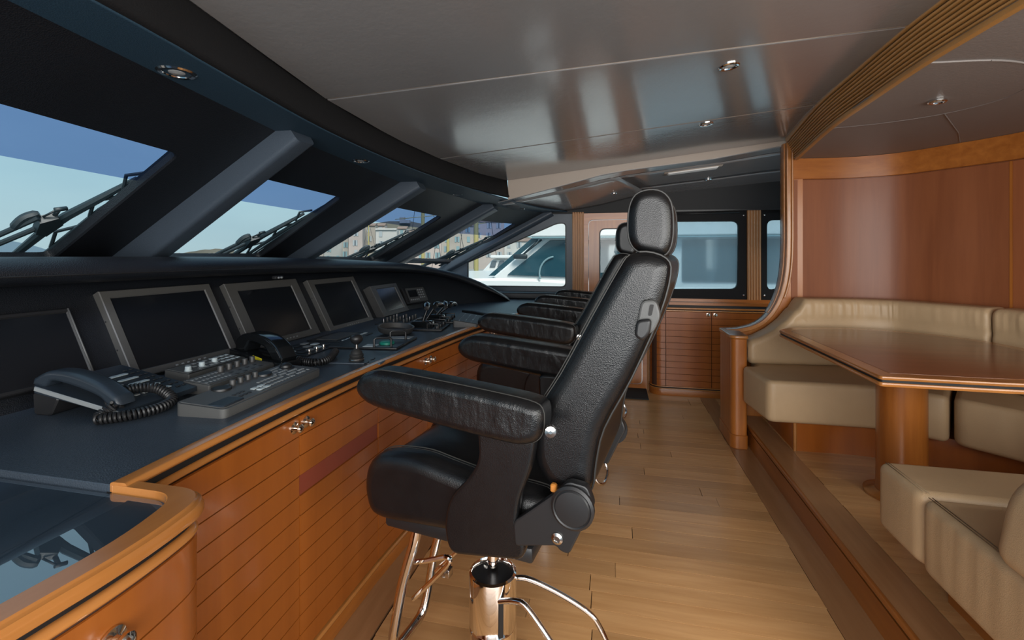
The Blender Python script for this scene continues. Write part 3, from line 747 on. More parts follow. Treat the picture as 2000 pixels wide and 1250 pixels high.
# ---- cabinet against the side wall
def plank_door(parent, p0, p1, z0, z1, n, nrm, label=None, skip=(), knob=None, mt='cherry_door', slot=None):
    """flat door between plan points p0,p1 ; nrm = outward normal; planks are sub-parts"""
    a = Vector(p0); b = Vector(p1); nn = Vector(nrm).normalized(); e_ = (b-a).normalized()
    a = a+e_*.0016; b = b-e_*.0016
    mb = MB()
    def quad(o0, o1, za, zb, bv=.0012):
        P = lambda s, o_, z: (*(a+(b-a)*s+nn*o_), z)
        L_ = (b-a).length
        return mb.add([P(0, o0, za), P(1, o0, za), P(1, o0, zb), P(0, o0, zb), P(bv/L_, o1, za+bv), P(1-bv/L_, o1, za+bv), P(1-bv/L_, o1, zb-bv), P(bv/L_, o1, zb-bv)],
                      [(4, 5, 6, 7), (0, 1, 5, 4), (1, 2, 6, 5), (2, 3, 7, 6), (3, 0, 4, 7), (0, 3, 2, 1)])
    quad(-.02, -.004, z0, z1)
    d = mb.build('door', 'groove', parent, label, smooth=False)
    h = (z1-z0)/n; first = None
    for k in range(n):
        if k in skip: continue
        if first is None:
            mb = MB(); quad(-.004, .003, z0+k*h+.0006, z0+(k+1)*h-.0006)
            first = mb.build('plank', mt, d, smooth=False); k0 = k
        else:
            c = share(first, 'plank', d, Matrix.Translation((0, 0, (k-k0)*h)))
    if slot:
        mb = MB(); quad(-.004, -.0005, z0+slot[0]*h, z0+(slot[-1]+1)*h); mb.build('pull_strip', 'slot_pink', d, 'reddish recessed pull strip', smooth=False)
    if knob:
        s, z = knob; c = a+(b-a)*s+nn*.003
        ang = math.atan2(nn.y, nn.x)
        mt_ = Matrix.Translation((c.x, c.y, z)) @ Matrix.Rotation(ang, 4, 'Z') @ Matrix.Rotation(PI/2, 4, 'Y')
        MB().lathe([(.019, 0), (.019, .003), (.009, .006), (.007, .012), (.010, .016), (.014, .021), (.014, .026), (.009, .031), (.002, .033)], 16, mtx=mt_).build('knob', 'brass_knob', d, 'polished chrome push knob')
    return d
wc = thing('side_cabinet', 'low cherry cabinet with two plank doors under the blind windows', 'cabinet', (.95, 4.9, 0))
yc = 4.82
MB().prism(fil([(.372, 4.99), (.372, yc+.008, .1), (1.72, yc+.008), (1.72, 4.99)], .004, 8), .085, .848).build('carcass', 'groove', wc)
cp = fil([(.362, 4.97, .001), (.362, yc, .12), (.506, yc, .001)], .001, 8)[2:-2]
h12 = (.838-.095)/12
def curved_plank(path, z0, z1):
    return MB().sweep([(-.006, z0), (.0015, z0+.0012), (.0015, z1-.0012), (-.006, z1)], path)
arc = [(.362, 4.96)]+[(.362+.11-.11*math.cos(a), yc+.11-.11*math.sin(a)) for a in [k*PI/2/8 for k in range(9)]]+[(.503, yc)]
dcn = MB().sweep([(-.012, .095), (-.004, .095), (-.004, .838), (-.012, .838)], arc).build('corner_panel', 'groove', wc)
f0 = curved_plank([(x, y) for x, y in arc], .095+.0006, .095+h12-.0006).build('plank', 'cherry_door', dcn)
for k in range(1, 12): share(f0, 'plank', dcn, Matrix.Translation((0, 0, k*h12)))
plank_door(wc, (.506, yc), (.932, yc), .095, .838, 12, (0, -1), knob=(.93, .815))
plank_door(wc, (.932, yc), (1.40, yc), .095, .838, 12, (0, -1), knob=(.07, .815))
plank_door(wc, (1.40, yc), (1.70, yc), .095, .838, 12, (0, -1))
arc2 = arc[:-1]+[(1.72, yc)]
MB().sweep(fil([(-.01, 0), (.006, 0), (.006, .062), (-.01, .062)], .002, 2), arc2).build('plinth', 'cherry_x', wc)
MB().sweep(fil([(-.01, .064), (.012, .064), (.016, .070), (.012, .076), (-.01, .076)], .003, 3), arc2).build('base_bead', 'cherry_edge', wc)
MB().sweep([(-.01, .076), (.006, .076), (.006, .086), (-.01, .086)], arc2).build('base_gap', 'black_gap', wc)
MB().sweep(fil([(-.01, .086), (.008, .086), (.010, .091), (.008, .095), (-.01, .095)], .002, 2), arc2).build('base_bead', 'cherry_edge', wc)
MB().sweep(fil([(-.01, .840), (.008, .840), (.010, .846), (.008, .853), (-.01, .853)], .003, 2), arc2).build('top_bead', 'cherry_edge', wc)
MB().sweep([(-.01, .853), (.004, .853), (.004, .862), (-.01, .862)], arc2).build('top_gap', 'black_gap', wc)
MB().sweep(fil([(-.01, .862), (.014, .862), (.018, .871), (.014, .88), (-.01, .88)], .004, 3), arc2).build('top_bead', 'cherry_edge', wc)
MB().sweep([(-.01, .88), (.004, .88), (.004, .906), (-.01, .906)], arc2).build('top_gap', 'black_gap', wc)
MB().prism(fil([(.358, 5.0), (.358, yc-.012, .12), (1.72, yc-.012), (1.72, 5.0)], .004, 8), .906, .93).build('top_board', 'cherry_x', wc)
MB().box(.36, 1.72, 4.962, 5.0, .93, .956).build('back_rail', 'cherry_x', wc, smooth=False)
tag(MB().rbox(-.05, .33, 4.62, 4.98, 0, .012, .004).build('door_mat', 'mat_black'), 'small black mat on the floor in front of the side door', 'mat')

# ================================================================== HELM CONSOLE
FACE = [(-.985, .80), (-1.005, 1.32), (-.992, 1.81), (-.962, 2.28), (-.905, 2.75), (-.845, 3.13), (-.775, 3.58)]
ZT = .93
# three cabinets of two plank doors
cl = ['cherry plank cabinet under the helm worktop beside the nearest chair, with a red pull strip', 'cherry plank cabinet under the helm worktop below the throttles', 'cherry plank cabinet under the far end of the helm worktop']
for c in range(3):
    i = c*2; p = [Vector(q) for q in FACE[i:i+3]]
    cb_ = thing('helm_cabinet', cl[c], 'cabinet', (p[1].x-.2, p[1].y, 0), 'plank cabinets under the helm worktop')
    body = [tuple(q+Vector((-.02, 0))) for q in p]; bk_ = [(q[0]-.45, q[1]) for q in reversed(body)]
    MB().prism(body+bk_, .02, .875).build('carcass', 'groove', cb_, smooth=False)
    for k in range(2):
        a, b = p[k], p[k+1]; e_ = (b-a).normalized(); nn = (e_.y, -e_.x)
        sl = (8, 9) if (c == 0 and k == 1) else None
        plank_door(cb_, a, b, .088, .874, 12, nn, knob=((.945, .845) if k == 0 else (.055, .845)), skip=((8,) if sl else ()), slot=((8,) if sl else None))
    ext = [tuple(q) for q in p]
    MB().sweep(fil([(-.02, 0), (.004, 0), (.004, .058), (-.02, .058)], .002, 2), ext).build('plinth', 'cherry_y', cb_)
    MB().sweep([(-.02, .058), (.001, .058), (.001, .064), (-.02, .064)], ext).build('plinth_gap', 'black_gap', cb_)
    MB().sweep(fil([(-.02, .064), (.008, .064), (.012, .072), (.008, .082), (-.02, .082)], .003, 3), ext).build('base_bead', 'cherry_edge', cb_)
# worktop
INN = catmull([(-1.003, .742, 0), (-1.022, 1.0, 0), (-1.032, 1.35, 0), (-1.024, 1.72, 0), (-1.002, 2.05, 0), (-.94, 2.72, 0), (-.862, 3.2, 0), (-.795, 3.58, 0)], 5)
INN = [(p[0], p[1]) for p in INN]
wk = thing('helm_worktop', 'black leather-topped helm worktop, sky light tinted into its colour, with polished wood edging', 'worktop', (-1.3, 2, .86))
back = [(-1.80, .742), (-1.80, 3.7), (-1.8, 5.0)]
side = [(-.70, 3.64), (-.60, 3.74), (-.56, 3.9), (-.55, 5.0)]
MB().pillow(INN+side+back[::-1], .905, ZT, .002, 1, XY).build('surface', 'dash_top', wk, ang=30)
RIM = INN+[(-.765, 3.62), (-.66, 3.70)]
CRV = INN+[(-.76, 3.615), (-.68, 3.66), (-.61, 3.74), (-.575, 3.9), (-.565, 4.98)]
MB().sweep(fil([(-.002, .915), (.030, .915), (.040, .925), (.034, .936), (.004, .9365), (-.002, .934)], .004, 3), CRV).build('wood_edging', 'cherry_edge', wk)
MB().sweep([(-.01, .896), (.022, .896), (.022, .916), (-.01, .916)], CRV).build('shadow_gap', 'black_gap', wk)
MB().sweep(fil([(-.01, .878), (.027, .878), (.034, .887), (.027, .897), (-.01, .897)], .005, 3), CRV).build('lower_moulding', 'cherry_edge', wk)
# end cabinet behind the far chair (face turns aft)
ec = thing('helm_end_cabinet', 'rounded cherry end cabinet where the helm worktop meets the side wall', 'cabinet', (-.8, 4.3, 0))
EP = [(-.775, 3.585), (-.70, 3.63), (-.625, 3.71), (-.585, 3.85), (-.575, 4.1), (-.57, 4.98)]
MB().prism(EP+[(-1.4, 4.98), (-1.4, 3.6)], .02, .875).build('carcass', 'groove', ec, smooth=False)
hh = (.874-.088)/12
f0 = MB().sweep([(-.006, .088), (.003, .0892), (.003, .088+hh-.0016), (-.006, .088+hh-.0006)], EP).build('plank', 'cherry_door', ec)
for k in range(1, 12): share(f0, 'plank', ec, Matrix.Translation((0, 0, k*hh)))
MB().sweep([(-.02, 0), (.004, 0), (.004, .08), (-.02, .08)], EP).build('plinth', 'cherry_y', ec)
# ---- chart table at the near end
ct = thing('chart_table', 'chart table with inset glass top and rounded wooden rim nearest the camera', 'chart table', (-1.1, .45, 0))
OUT = fil([(-1.0, .775, .001), (-.772, .775, .075), (-.745, .60, .2), (-.757, .40, .1), (-.77, -.1, .001)], .05, 8)
INR = fil([(-1.0, .742, .001), (-.838, .742, .055), (-.80, .60, .2), (-.812, .40, .1), (-.825, -.1, .001)], .05, 8)
mb = MB(); rows = []
nq = len(OUT)
def ringp(o_, i_, t, z): return [(a[0]*t+b[0]*(1-t), a[1]*t+b[1]*(1-t), z) for a, b in zip(o_, i_)]
rows = [ringp(OUT, INR, 0, .90), ringp(OUT, INR, 0, .928), ringp(OUT, INR, .03, .930), ringp(OUT, INR, .76, .930), ringp(OUT, INR, .80, .927), ringp(OUT, INR, .82, .926), ringp(OUT, INR, .92, .924), ringp(OUT, INR, .985, .917), ringp(OUT, INR, 1.0, .909), ringp(OUT, INR, .97, .902), ringp(OUT, INR, .9, .899), ringp(OUT, INR, .3, .898)]
mb.grid(rows); mb.build('wood_rim', 'cherry_edge', ct, ang=28)
MB().sweep([(-.07, .880), (-.022, .880), (-.022, .90), (-.07, .90)], OUT[::-1]).build('shadow_gap', 'black_gap', ct)
MB().sweep(fil([(-.06, .862), (-.016, .862), (-.008, .871), (-.016, .882), (-.06, .882)], .005, 3), OUT[::-1]).build('lower_moulding', 'cherry_edge', ct)
gp = [(p[0], p[1]) for p in INR]
MB().pillow(gp+[(-1.75, -.1), (-1.75, .742)], .88, .912, 0, 1, XY).build('chart_bed', 'chart_bed', ct)
gi = inset(gp+[(-1.75, -.1), (-1.75, .742)], .006)
MB().add([(x, y, .9165) for x, y in gi], [tuple(range(len(gi)))]).build('glass_top', 'chart_glass', ct)
OF = [(a[0]*.45+b[0]*.55+.0, a[1]*.45+b[1]*.55) for a, b in zip(OUT, INR)]
OF = [(a[0]-.018, a[1]-.006) for a in OUT]
MB().pillow(OF+[(-1.4, -.1), (-1.4, .76)], .02, .862, 0, 1, XY).build('carcass', 'groove', ct, ang=30)
hh2 = (.86-.088)/8
dch = MB().sweep([(-.004, .088), (0, .088), (0, .86), (-.004, .86)], OF[::-1]).build('door', 'groove', ct)
f0 = MB().sweep([(-.002, .088), (.004, .0895), (.004, .088+hh2-.0018), (-.002, .088+hh2-.0006)], OF[::-1]).build('plank', 'cherry_door', dch)
for k in range(1, 8): share(f0, 'plank', dch, Matrix.Translation((0, 0, k*hh2)))
kp = (-.768, .585)
mk_ = Matrix.Translation((-.762, .565, .80)) @ Matrix.Rotation(0.05, 4, 'Z') @ Matrix.Rotation(PI/2, 4, 'Y')
MB().lathe([(.021, 0), (.021, .004), (.010, .007), (.008, .014), (.012, .018), (.016, .023), (.016, .029), (.010, .034), (.002, .036)], 18, mtx=mk_).build('knob', 'brass_knob', dch, 'polished chrome push knob')

# ---- dashboard hood (instrument panel + padded brow), lofted along the console
SEC = [  # base x,y, out-direction, top z, out scale
    (-1.745, -.3, (-1, 0), 1.393, 1), (-1.745, .6, (-1, 0), 1.393, 1), (-1.745, 1.4, (-1, 0), 1.393, 1), (-1.745, 2.1, (-1, 0), 1.388, 1), (-1.745, 2.7, (-1, .0), 1.374, 1), (-1.745, 3.2, (-1, .08), 1.358, 1),
    (-1.715, 3.67, (-.93, .37), 1.33, .95), (-1.62, 3.93, (-.78, .62), 1.297, .85), (-1.48, 4.17, (-.60, .80), 1.235, .7), (-1.32, 4.36, (-.45, .89), 1.15, .55), (-1.18, 4.46, (-.30, .95), 1.06, .42), (-1.06, 4.515, (-.2, .98), .97, .3), (-1.02, 4.53, (-.2, .98), .93, .2)]
prof_panel = [(0, 0), (.10, .42), (.205, .83)]
prof_brow = [(.205, .83), (.15, .805), (.10, .80), (.068, .825), (.055, .87), (.062, .925), (.085, .975), (.125, .998), (.20, 1.0), (.40, .985), (.80, .93)]
def hood(prof):
    ss = []
    for i in range(len(SEC)-1): ss += [(SEC[i], SEC[i+1], k/4) for k in range(4)]
    ss.append((SEC[-2], SEC[-1], 1))
    xs = catmull([(s[0], s[1], s[3]) for s in SEC], 4); ds = catmull([(s[2][0], s[2][1], s[4]) for s in SEC], 4)
    cols = []
    for (x, y, zt), (dx, dy, sc) in zip(xs, ds):
        l = math.hypot(dx, dy); dx /= l; dy /= l; h = zt-ZT
        k = max(h, min(.34, h*1.6+.02)); so2 = max(sc, .55)
        def zq(q):
            if q >= .79: return max(ZT-.01, zt-(1-q)*k)
            return ZT+(max(ZT-.01, zt-.17*k)-ZT)*q/.83
        cols.append([(x+dx*o*(so2 if o < .21 else sc), y+dy*o*(so2 if o < .21 else sc), zq(q)) for o, q in prof])
    return [list(r) for r in zip(*cols)]
dh = thing('dashboard', 'black padded dashboard hood curving round the instrument screens', 'dashboard', (-1.75, 2, .93))
pr2 = [(p[0], p[1]) for p in prof_panel]
MB().grid(hood(prof_panel)).build('instrument_panel', 'dash', dh, ang=60)
pb = catmull([(a, b, 0) for a, b in prof_brow], 3)
MB().grid(hood([(p[0], p[1]) for p in pb])).build('brow', 'dash', dh, ang=60)
rr_ = hood([(.052, .868)])
MB().tube(rr_[0][:36], .0022, 5).build('brow_seam', 'black_gap', dh)
# side sill between hood and side window
tag(MB().rbox(-1.72, -.45, 4.80, 4.998, .93, 1.0, .015, 3).build('window_sill', 'dash', smooth=True), 'low black padded sill under the side window at the far end of the helm', 'sill', kind='structure')

# ================================================================== INSTRUMENTS
LEAN = math.radians(28)
def panel_m(y, z, off=0, x=None, rz=0):
    """frame on the leaning instrument face: local X = along +Y (to the far side), local Y = up the lean, local Z = out of the face"""
    n = Vector((math.cos(LEAN), 0, math.sin(LEAN))); up = Vector((-math.sin(LEAN), 0, math.cos(LEAN))); r = Vector((0, 1, 0))
    x = (-1.71-(z-.93)*math.tan(LEAN)) if x is None else x
    m = Matrix(((r.x, up.x, n.x, 0), (r.y, up.y, n.y, 0), (r.z, up.z, n.z, 0), (0, 0, 0, 1)))
    return Matrix.Translation(Vector((x, y, z))) @ Matrix.Rotation(rz, 4, 'Z') @ m @ Matrix.Translation((0, 0, off))
def local_thing(name, label, cat, mtx, group=None):
    t = thing(name, label, cat, (0, 0, 0), group); t.matrix_world = mtx; ORG[t.name] = Vector((0, 0, 0)); return t
def bezel(o, h, z0, z1, r=.003):
    """ring with rectangular opening h=(x0,x1,y0,y1) in outer o=(x0,x1,y0,y1)"""
    mb = MB(); O = [(o[0], o[2]), (o[1], o[2]), (o[1], o[3]), (o[0], o[3])]; H = [(h[0], h[2]), (h[1], h[2]), (h[1], h[3]), (h[0], h[3])]
    rings = [(O, z0), (O, z1-r), (inset(O, r), z1), (H, z1), (inset(H, .004), z1-.006), (inset(H, .004), z0)]
    v = [(p[0], p[1], z) for q, z in rings for p in q]; f = []
    for k in range(5):
        for j in range(4): f.append((k*4+j, k*4+(j+1) % 4, (k+1)*4+(j+1) % 4, (k+1)*4+j))
    mb.add(v, f); return mb
def monitor(y0, y1, z0, z1, bw, label, mt='grey_frame', dep=.05, x=None, rz=0, buttons=True):
    cy = (y0+y1)/2; cz = (z0+z1)/2; hw = (y1-y0)/2; hh = (z1-z0)/math.cos(LEAN)/2
    t = local_thing('monitor', label, 'monitor', panel_m(cy, cz, 0, x, rz), 'instrument screens on the dashboard')
    l, r_, b, tp = bw
    bezel((-hw, hw, -hh, hh), (-hw+l, hw-r_, -hh+b, hh-tp), -dep, 0).build('bezel', mt, t, smooth=False)
    MB().box(-hw+l-.003, hw-r_+.003, -hh+b-.003, hh-tp+.003, -.012, -.005).build('screen', 'screen', t, smooth=False)
    if buttons:
        for k in range(6): MB().rbox(-.075+k*.026, -.063+k*.026, -hh+b*.35, -hh+b*.35+.006, 0, .002, .001, 1).build('button', 'key_mid', t)
    for sy in (-.3, .35):
        MB().lathe([(.0035, 0), (.003, .0015), (.001, .002)], 8, mtx=Matrix.Translation((-hw, hh*sy, -.022)) @ Matrix.Rotation(-PI/2, 4, 'Y')).build('screw', 'black_plastic', t)
    return t
monitor(.62, 1.238, .985, 1.215, (.02, .006, .012, .012), 'black flush-mounted screen behind the near desk telephone', 'black_plastic', .03, buttons=False)
MB().tube([(.309-.003, -.13, .001), (.309-.003, .128, .001)], .003, 6).build('edge_strip', 'grey_plastic', bpy.data.objects['monitor'])
monitor(1.352, 1.837, .945, 1.264, (.030, .035, .026, .028), 'large grey-framed screen behind the three control keypads')
monitor(1.918, 2.446, .935, 1.258, (.062, .062, .035, .042), 'wide-bezel grey screen behind the black handset')
monitor(2.54, 3.066, .925, 1.243, (.050, .045, .03, .03), 'grey screen between the wide-bezel screen and the small screen', dep=.06)
monitor(3.17, 3.60, .935, 1.165, (.07, .05, .035, .03), 'small dark grey screen next to the radio', 'grey_dark', dep=.09, x=-1.742, buttons=False)
# radio
t = local_thing('radio', 'small black radio with display and keypad at the far end of the dashboard', 'radio', panel_m(3.80, 1.035, .012, -1.735, -math.radians(16)))
MB().rbox(-.14, .14, -.075, .075, -.03, .014, .008).build('case', 'black_plastic', t)
MB().rbox(-.105, .135, -.068, .068, .014, .022, .006).build('face', 'grey_dark', t)
MB().box(-.09, .02, -.02, .045, .0215, .0235).build('display', 'screen', t, smooth=False)
k0 = None
for i in range(4):
    for j in range(3):
        mtx = Matrix.Translation((.045+j*.026, -.03+i*.024, .022))
        if k0 is None: k0 = MB().rbox(-.008, .008, -.006, .006, 0, .003, .002, 1).build('key', 'key_mid', t); k0.matrix_basis = mtx
        else: share(k0, 'key', t, mtx)
for i in range(5): share(k0, 'key', t, Matrix.Translation((-.085+i*.024, -.045, .022)))
# small camera clip under the brow
t = thing('brow_reading_lamp', 'tiny black lamp clipped under the dashboard brow', 'lamp', (-1.80, 2.19, 1.268))
MB().rbox(-1.815, -1.785, 2.16, 2.22, 1.268, 1.286, .006).build('housing', 'black_plastic', t)
MB().rbox(-1.787, -1.783, 2.172, 2.188, 1.271, 1.281, .002, 1).build('lens', 'key_mid', t); MB().rbox(-1.787, -1.783, 2.193, 2.21, 1.271, 1.281, .002, 1).build('lens', 'key_mid', t)

def flat_m(x, y, rz=0, z=ZT, tilt=0):
    """local X -> aft (+X world), local Y -> far"""
    return Matrix.Translation((x, y, z)) @ Matrix.Rotation(rz, 4, 'Z') @ Matrix.Rotation(tilt, 4, 'Y')
KEYC = {}
def key(parent, x, y, z, sx, sy, mt, h=.004):
    k = (sx, sy, mt, h)
    if k not in KEYC:
        o = MB().rbox(-sx/2, sx/2, -sy/2, sy/2, 0, h, min(sx, sy)*.18, 1).build('key', mt, parent); KEYC[k] = o; o.matrix_basis = Matrix.Translation((x, y, z)); return o
    return share(KEYC[k], 'key', parent, Matrix.Translation((x, y, z)))
KN = {}
def knob(parent, x, y, z, r, h, mt='grey_dark', name='knob'):
    k = (r, h, mt, name)
    if k not in KN:
        pr_ = [(r*1.25, 0), (r*1.25, h*.12), (r, h*.16), (r*.94, h*.9), (r*.8, h)]
        o = MB().lathe(pr_, 14).build(name, mt, parent); KN[k] = o; o.matrix_basis = Matrix.Translation((x, y, z)); return o
    return share(KN[k], name, parent, Matrix.Translation((x, y, z)))
# keypad 1 (front)
def slab(t, w, l, h0, h1, mt='grey_plastic', name='case', r=.02):
    o = fil([(-w/2, -l/2), (w/2, -l/2), (w/2, l/2), (-w/2, l/2)], r, 4)
    mb = MB(); mb.pillow(o, 0, 1, 0, 1, lambda a, b, z: (a, b, 0 if z < .5 else (h0+(h1-h0)*(.5-a/w))))
    oi = inset(o, .006); mb.pillow(oi, 0, .003, .0015, 1, lambda a, b, z: (a, b, z+(h0+(h1-h0)*(.5-a/w))-.0005))
    return mb.build(name, mt, t, ang=30)
t = local_thing('control_keypad', 'long grey control keypad with trackball nearest the worktop edge', 'keypad', flat_m(-1.185, 1.35, .06), 'grey control keypads')
slab(t, .165, .49, .026, .038); zk = .034
knob(t, -.055, -.10, zk, .030, .010, 'black_plastic', 'dial'); knob(t, -.045, .085, zk, .028, .010, 'black_plastic', 'dial')
for k in range(4): knob(t, -.055, -.052+k*.035, zk, .010, .022)
knob(t, -.045, -.20, zk-.004, .030, .006, 'grey_plastic', 'dial')
MB().rbox(.0, .07, -.235, -.15, .028, .0335, .004, 1).build('label_plate', 'phone_blue', t)
for i in range(2):
    for j in range(2): key(t, .032+i*.022, -.06+j*.03, .0315-i*.001, .018, .026, 'key_light')
for i in range(6):
    for j in range(9):
        if (i+j*2) % 5 != 4: key(t, -.06+i*.022, .105+j*.0125, .0365-i*.0014, .014, .009, 'key_mid', .003)
for i in range(3):
    for j in range(6): key(t, .0+i*.026, .0+j*.017, .0335-i*.0018, .012, .013, 'key_mid', .003)
for i in range(2):
    for j in range(3): key(t, .02+i*.024, -.135+j*.018, .032-i*.0014, .012, .012, 'key_dark', .003)
MB().lathe([(.030, 0), (.030, .004), (.022, .006), (.020, .014), (.012, .020), (.002, .022)], 18, (-.035, .195, .034)).build('trackball', 'black_plastic', t)
# keypad 2
t = local_thing('control_keypad', 'grey control keypad with five knobs in the middle of the three keypads', 'keypad', flat_m(-1.388, 1.455, .05), 'grey control keypads')
slab(t, .105, .33, .030, .042, r=.008)
for k in range(5): knob(t, -.026, -.03+k*.04, .037, .011, .026)
for i in range(3):
    for j in range(7): key(t, -.03+i*.028, -.15+j*.017, .0395-i*.0032, .014, .011, 'key_mid', .003)
for i in range(2):
    for j in range(4): key(t, .008+i*.026, -.02+j*.04, .0355-i*.003, .012, .018, 'key_dark', .003)
# keypad 3
t = local_thing('control_keypad', 'short grey control keypad tucked under the large screen', 'keypad', flat_m(-1.575, 1.53, .05), 'grey control keypads')
slab(t, .105, .29, .032, .046, r=.006)
for k in range(3): knob(t, .02-.008*k, -.115+k*.07, .0375, .011, .018, 'key_light')
for i in range(3):
    for j in range(4): key(t, -.032+i*.028, .045+j*.026, .0435-i*.0037, .018, .02, 'key_light', .003)
for i in range(3):
    for j in range(4): key(t, -.032+i*.028, -.065+j*.026, .0435-i*.0037, .018, .018, 'key_mid', .003)

def coil(path, R, r, pitch, n=6):
    """helix wound round a smooth path"""
    P = [Vector(p) for p in catmull(path, 24)]; pts = []
    acc = 0; up = Vector((0, 0, 1))
    ln = [0]
    for i in range(1, len(P)): ln.append(ln[-1]+(P[i]-P[i-1]).length)
    tot = ln[-1]; N = int(tot/pitch*9); j = 0
    for k in range(N+1):
        s = tot*k/N
        while j < len(P)-2 and ln[j+1] < s: j += 1
        t_ = (s-ln[j])/max(1e-9, ln[j+1]-ln[j]); c = P[j].lerp(P[j+1], t_); d = (P[j+1]-P[j]).normalized()
        a = (up-d*up.dot(d)); a = a.normalized() if a.length > 1e-4 else Vector((1, 0, 0)); b = d.cross(a); ph = s/pitch*2*PI
        pts.append(tuple(c+(a*math.cos(ph)+b*math.sin(ph))*R))
    return MB().tube(pts, r, n)
# desk telephone
ph = local_thing('desk_telephone', 'blue-black desk telephone with keypad at the near end of the worktop', 'telephone', flat_m(-1.52, 1.15, .05))
def wedge(x): return .088-(x+.16)/.32*.062
o = fil([(-.155, -.125), (.155, -.125), (.155, .135), (-.155, .135)], .012, 3)
mb = MB(); mb.pillow(o, 0, 1, 0, 1, lambda a, b, z: (a, b, (wedge(a)-.014 if a > -.1 else wedge(a)-.02) if z < .5 else wedge(a))); mb.build('body', 'phone_blue', ph, ang=30)
MB().pillow(fil([(-.15, .0), (-.155, .068), (-.06, .055), (-.09, 0)], .012, 3), -.125, .13, .004, 1, XZ).build('foot', 'black_plastic', ph)
MB().rbox(-.15, .15, -.128, -.122, -.002, .012, .002, 1, mtx=Matrix.Translation((0, 0, .044)) @ Matrix.Rotation(.195, 4, 'Y')).build('side_band', 'key_mid', ph, 'pale grey-green side band')
hs = catmull([(-.165, .105, 0), (-.11, .128, 0), (-.03, .125, 0), (.06, .10, 0), (.13, .062, 0)], 6)
lo = catmull([(.14, .04, 0), (.10, .035, 0), (.06, .062, 0), (-.03, .088, 0), (-.10, .098, 0), (-.13, .078, 0), (-.17, .085, 0)], 6)
MB().pillow([(p[0], p[1]) for p in hs]+[(p[0], p[1]) for p in lo], -.118, -.062, .012, 3, XZ).build('handset', 'phone_blue', ph)
for i in range(8):
    key(ph, -.095+i*.03, .097, wedge(-.095+i*.03), .010, .016, 'key_dark', .004)
    key(ph, -.095+i*.03, .118, wedge(-.095+i*.03), .010, .012, 'key_dark', .004)
for i in range(5): key(ph, -.07+i*.042, .052, wedge(-.07+i*.042)-.0005, .020, .062, 'key_light', .004)
for i in range(4):
    for j in range(3): key(ph, .0+i*.03, -.05+j*.026, wedge(.0+i*.03), .016, .017, 'key_mid', .004)
for i in range(2):
    for j in range(3): key(ph, -.07+i*.03, -.05+j*.026, wedge(-.07+i*.03), .012, .018, 'key_light', .003)
tag(coil([(-1.385, 1.035, .972), (-1.40, 1.01, .952), (-1.39, 1.0, .946), (-1.335, 1.045, .947), (-1.315, 1.11, .948), (-1.335, 1.165, .955), (-1.40, 1.165, .985), (-1.44, 1.115, .99), (-1.43, 1.06, .975), (-1.385, 1.045, .955)], .0125, .0042, .0100).build('spiral_cable', 'black_plastic'), 'coiled black cord looping in front of the desk telephone', 'cord')
# black handset in cradle
hp = local_thing('handset_telephone', 'glossy black handset telephone with a yellow sticker in its cradle', 'telephone', flat_m(-1.455, 1.70, -.30) @ Matrix.Scale(1.14, 4))
MB().pillow(fil([(-.165, 0), (.15, 0), (.155, .03), (.06, .035), (-.02, .042), (-.165, .052)], .006, 3), -.045, .045, .005, 2, XZ).build('cradle', 'gloss_black', hp)
up_ = catmull([(-.15, .05, 0), (-.135, .095, 0), (-.07, .118, 0), (.03, .115, 0), (.10, .088, 0), (.145, .045, 0)], 6)
dn_ = catmull([(.135, .028, 0), (.085, .03, 0), (.06, .052, 0), (.03, .075, 0), (-.05, .085, 0), (-.075, .062, 0), (-.09, .045, 0), (-.14, .042, 0)], 5)
MB().pillow([(p[0], p[1]) for p in up_]+[(p[0], p[1]) for p in dn_], -.032, .032, .010, 3, XZ).build('handset', 'gloss_black', hp)
MB().rbox(-.02, .035, -.0465, -.044, -.007, .007, .001, 1, mtx=Matrix.Translation((.01, 0, .034)) @ Matrix.Rotation(.12, 4, 'Y')).build('sticker', 'yellow', hp, 'yellow sticker')
MB().rbox(.145, .165, -.03, .03, 0, .035, .004, 1).build('cord_socket', 'gloss_black', hp)
tag(coil([(-1.32, 1.715, .955), (-1.27, 1.71, .950), (-1.22, 1.715, .949), (-1.205, 1.76, .95), (-1.22, 1.82, .953), (-1.235, 1.87, .962)], .014, .0042, .0105).build('spiral_cable', 'black_plastic'), 'thick coiled black cord trailing from the glossy handset', 'cord')
# flush plates and switch panels
def plate(name, label, x, y, sx, sy, rz=0, mt='dash_top', h=.006, cat='control panel'):
    t = local_thing(name, label, cat, flat_m(x, y, rz), None)
    MB().rbox(-sx/2, sx/2, -sy/2, sy/2, 0, h, .006, 2).build('plate', mt, t); return t
jp = plate('joystick_controller', 'joystick with round knob and rubber boot on a flush plate', -1.17, 1.905, .36, .26, .14, cat='joystick')
MB().lathe([(.028, .004), (.032, .008), (.032, .018), (.027, .022), (.030, .026), (.030, .034), (.025, .038), (.024, .046), (.014, .056), (.009, .060)], 20, (.055, -.085, 0)).build('boot', 'rubber', jp)
MB().lathe([(.0325, .012), (.0335, .014), (.0325, .016)], 20, (.055, -.085, 0)).build('boot_ring', 'steel', jp)
MB().lathe([(.006, .058), (.006, .085)], 12, (.055, -.085, 0)).build('stick', 'steel', jp)
MB().lathe([(.010, .078), (.020, .086), (.027, .097), (.028, .106), (.023, .116), (.012, .122), (.002, .123)], 20, (.055, -.085, 0)).build('ball_knob', 'black_plastic', jp)
for k in (-.02, .05): MB().tube([(.10+.022*math.cos(a), k-.10+.03*math.sin(a), .0065) for a in [q*.25-.9 for q in range(8)]], .0018, 5).build('engraved_arc', 'black_gap', jp)
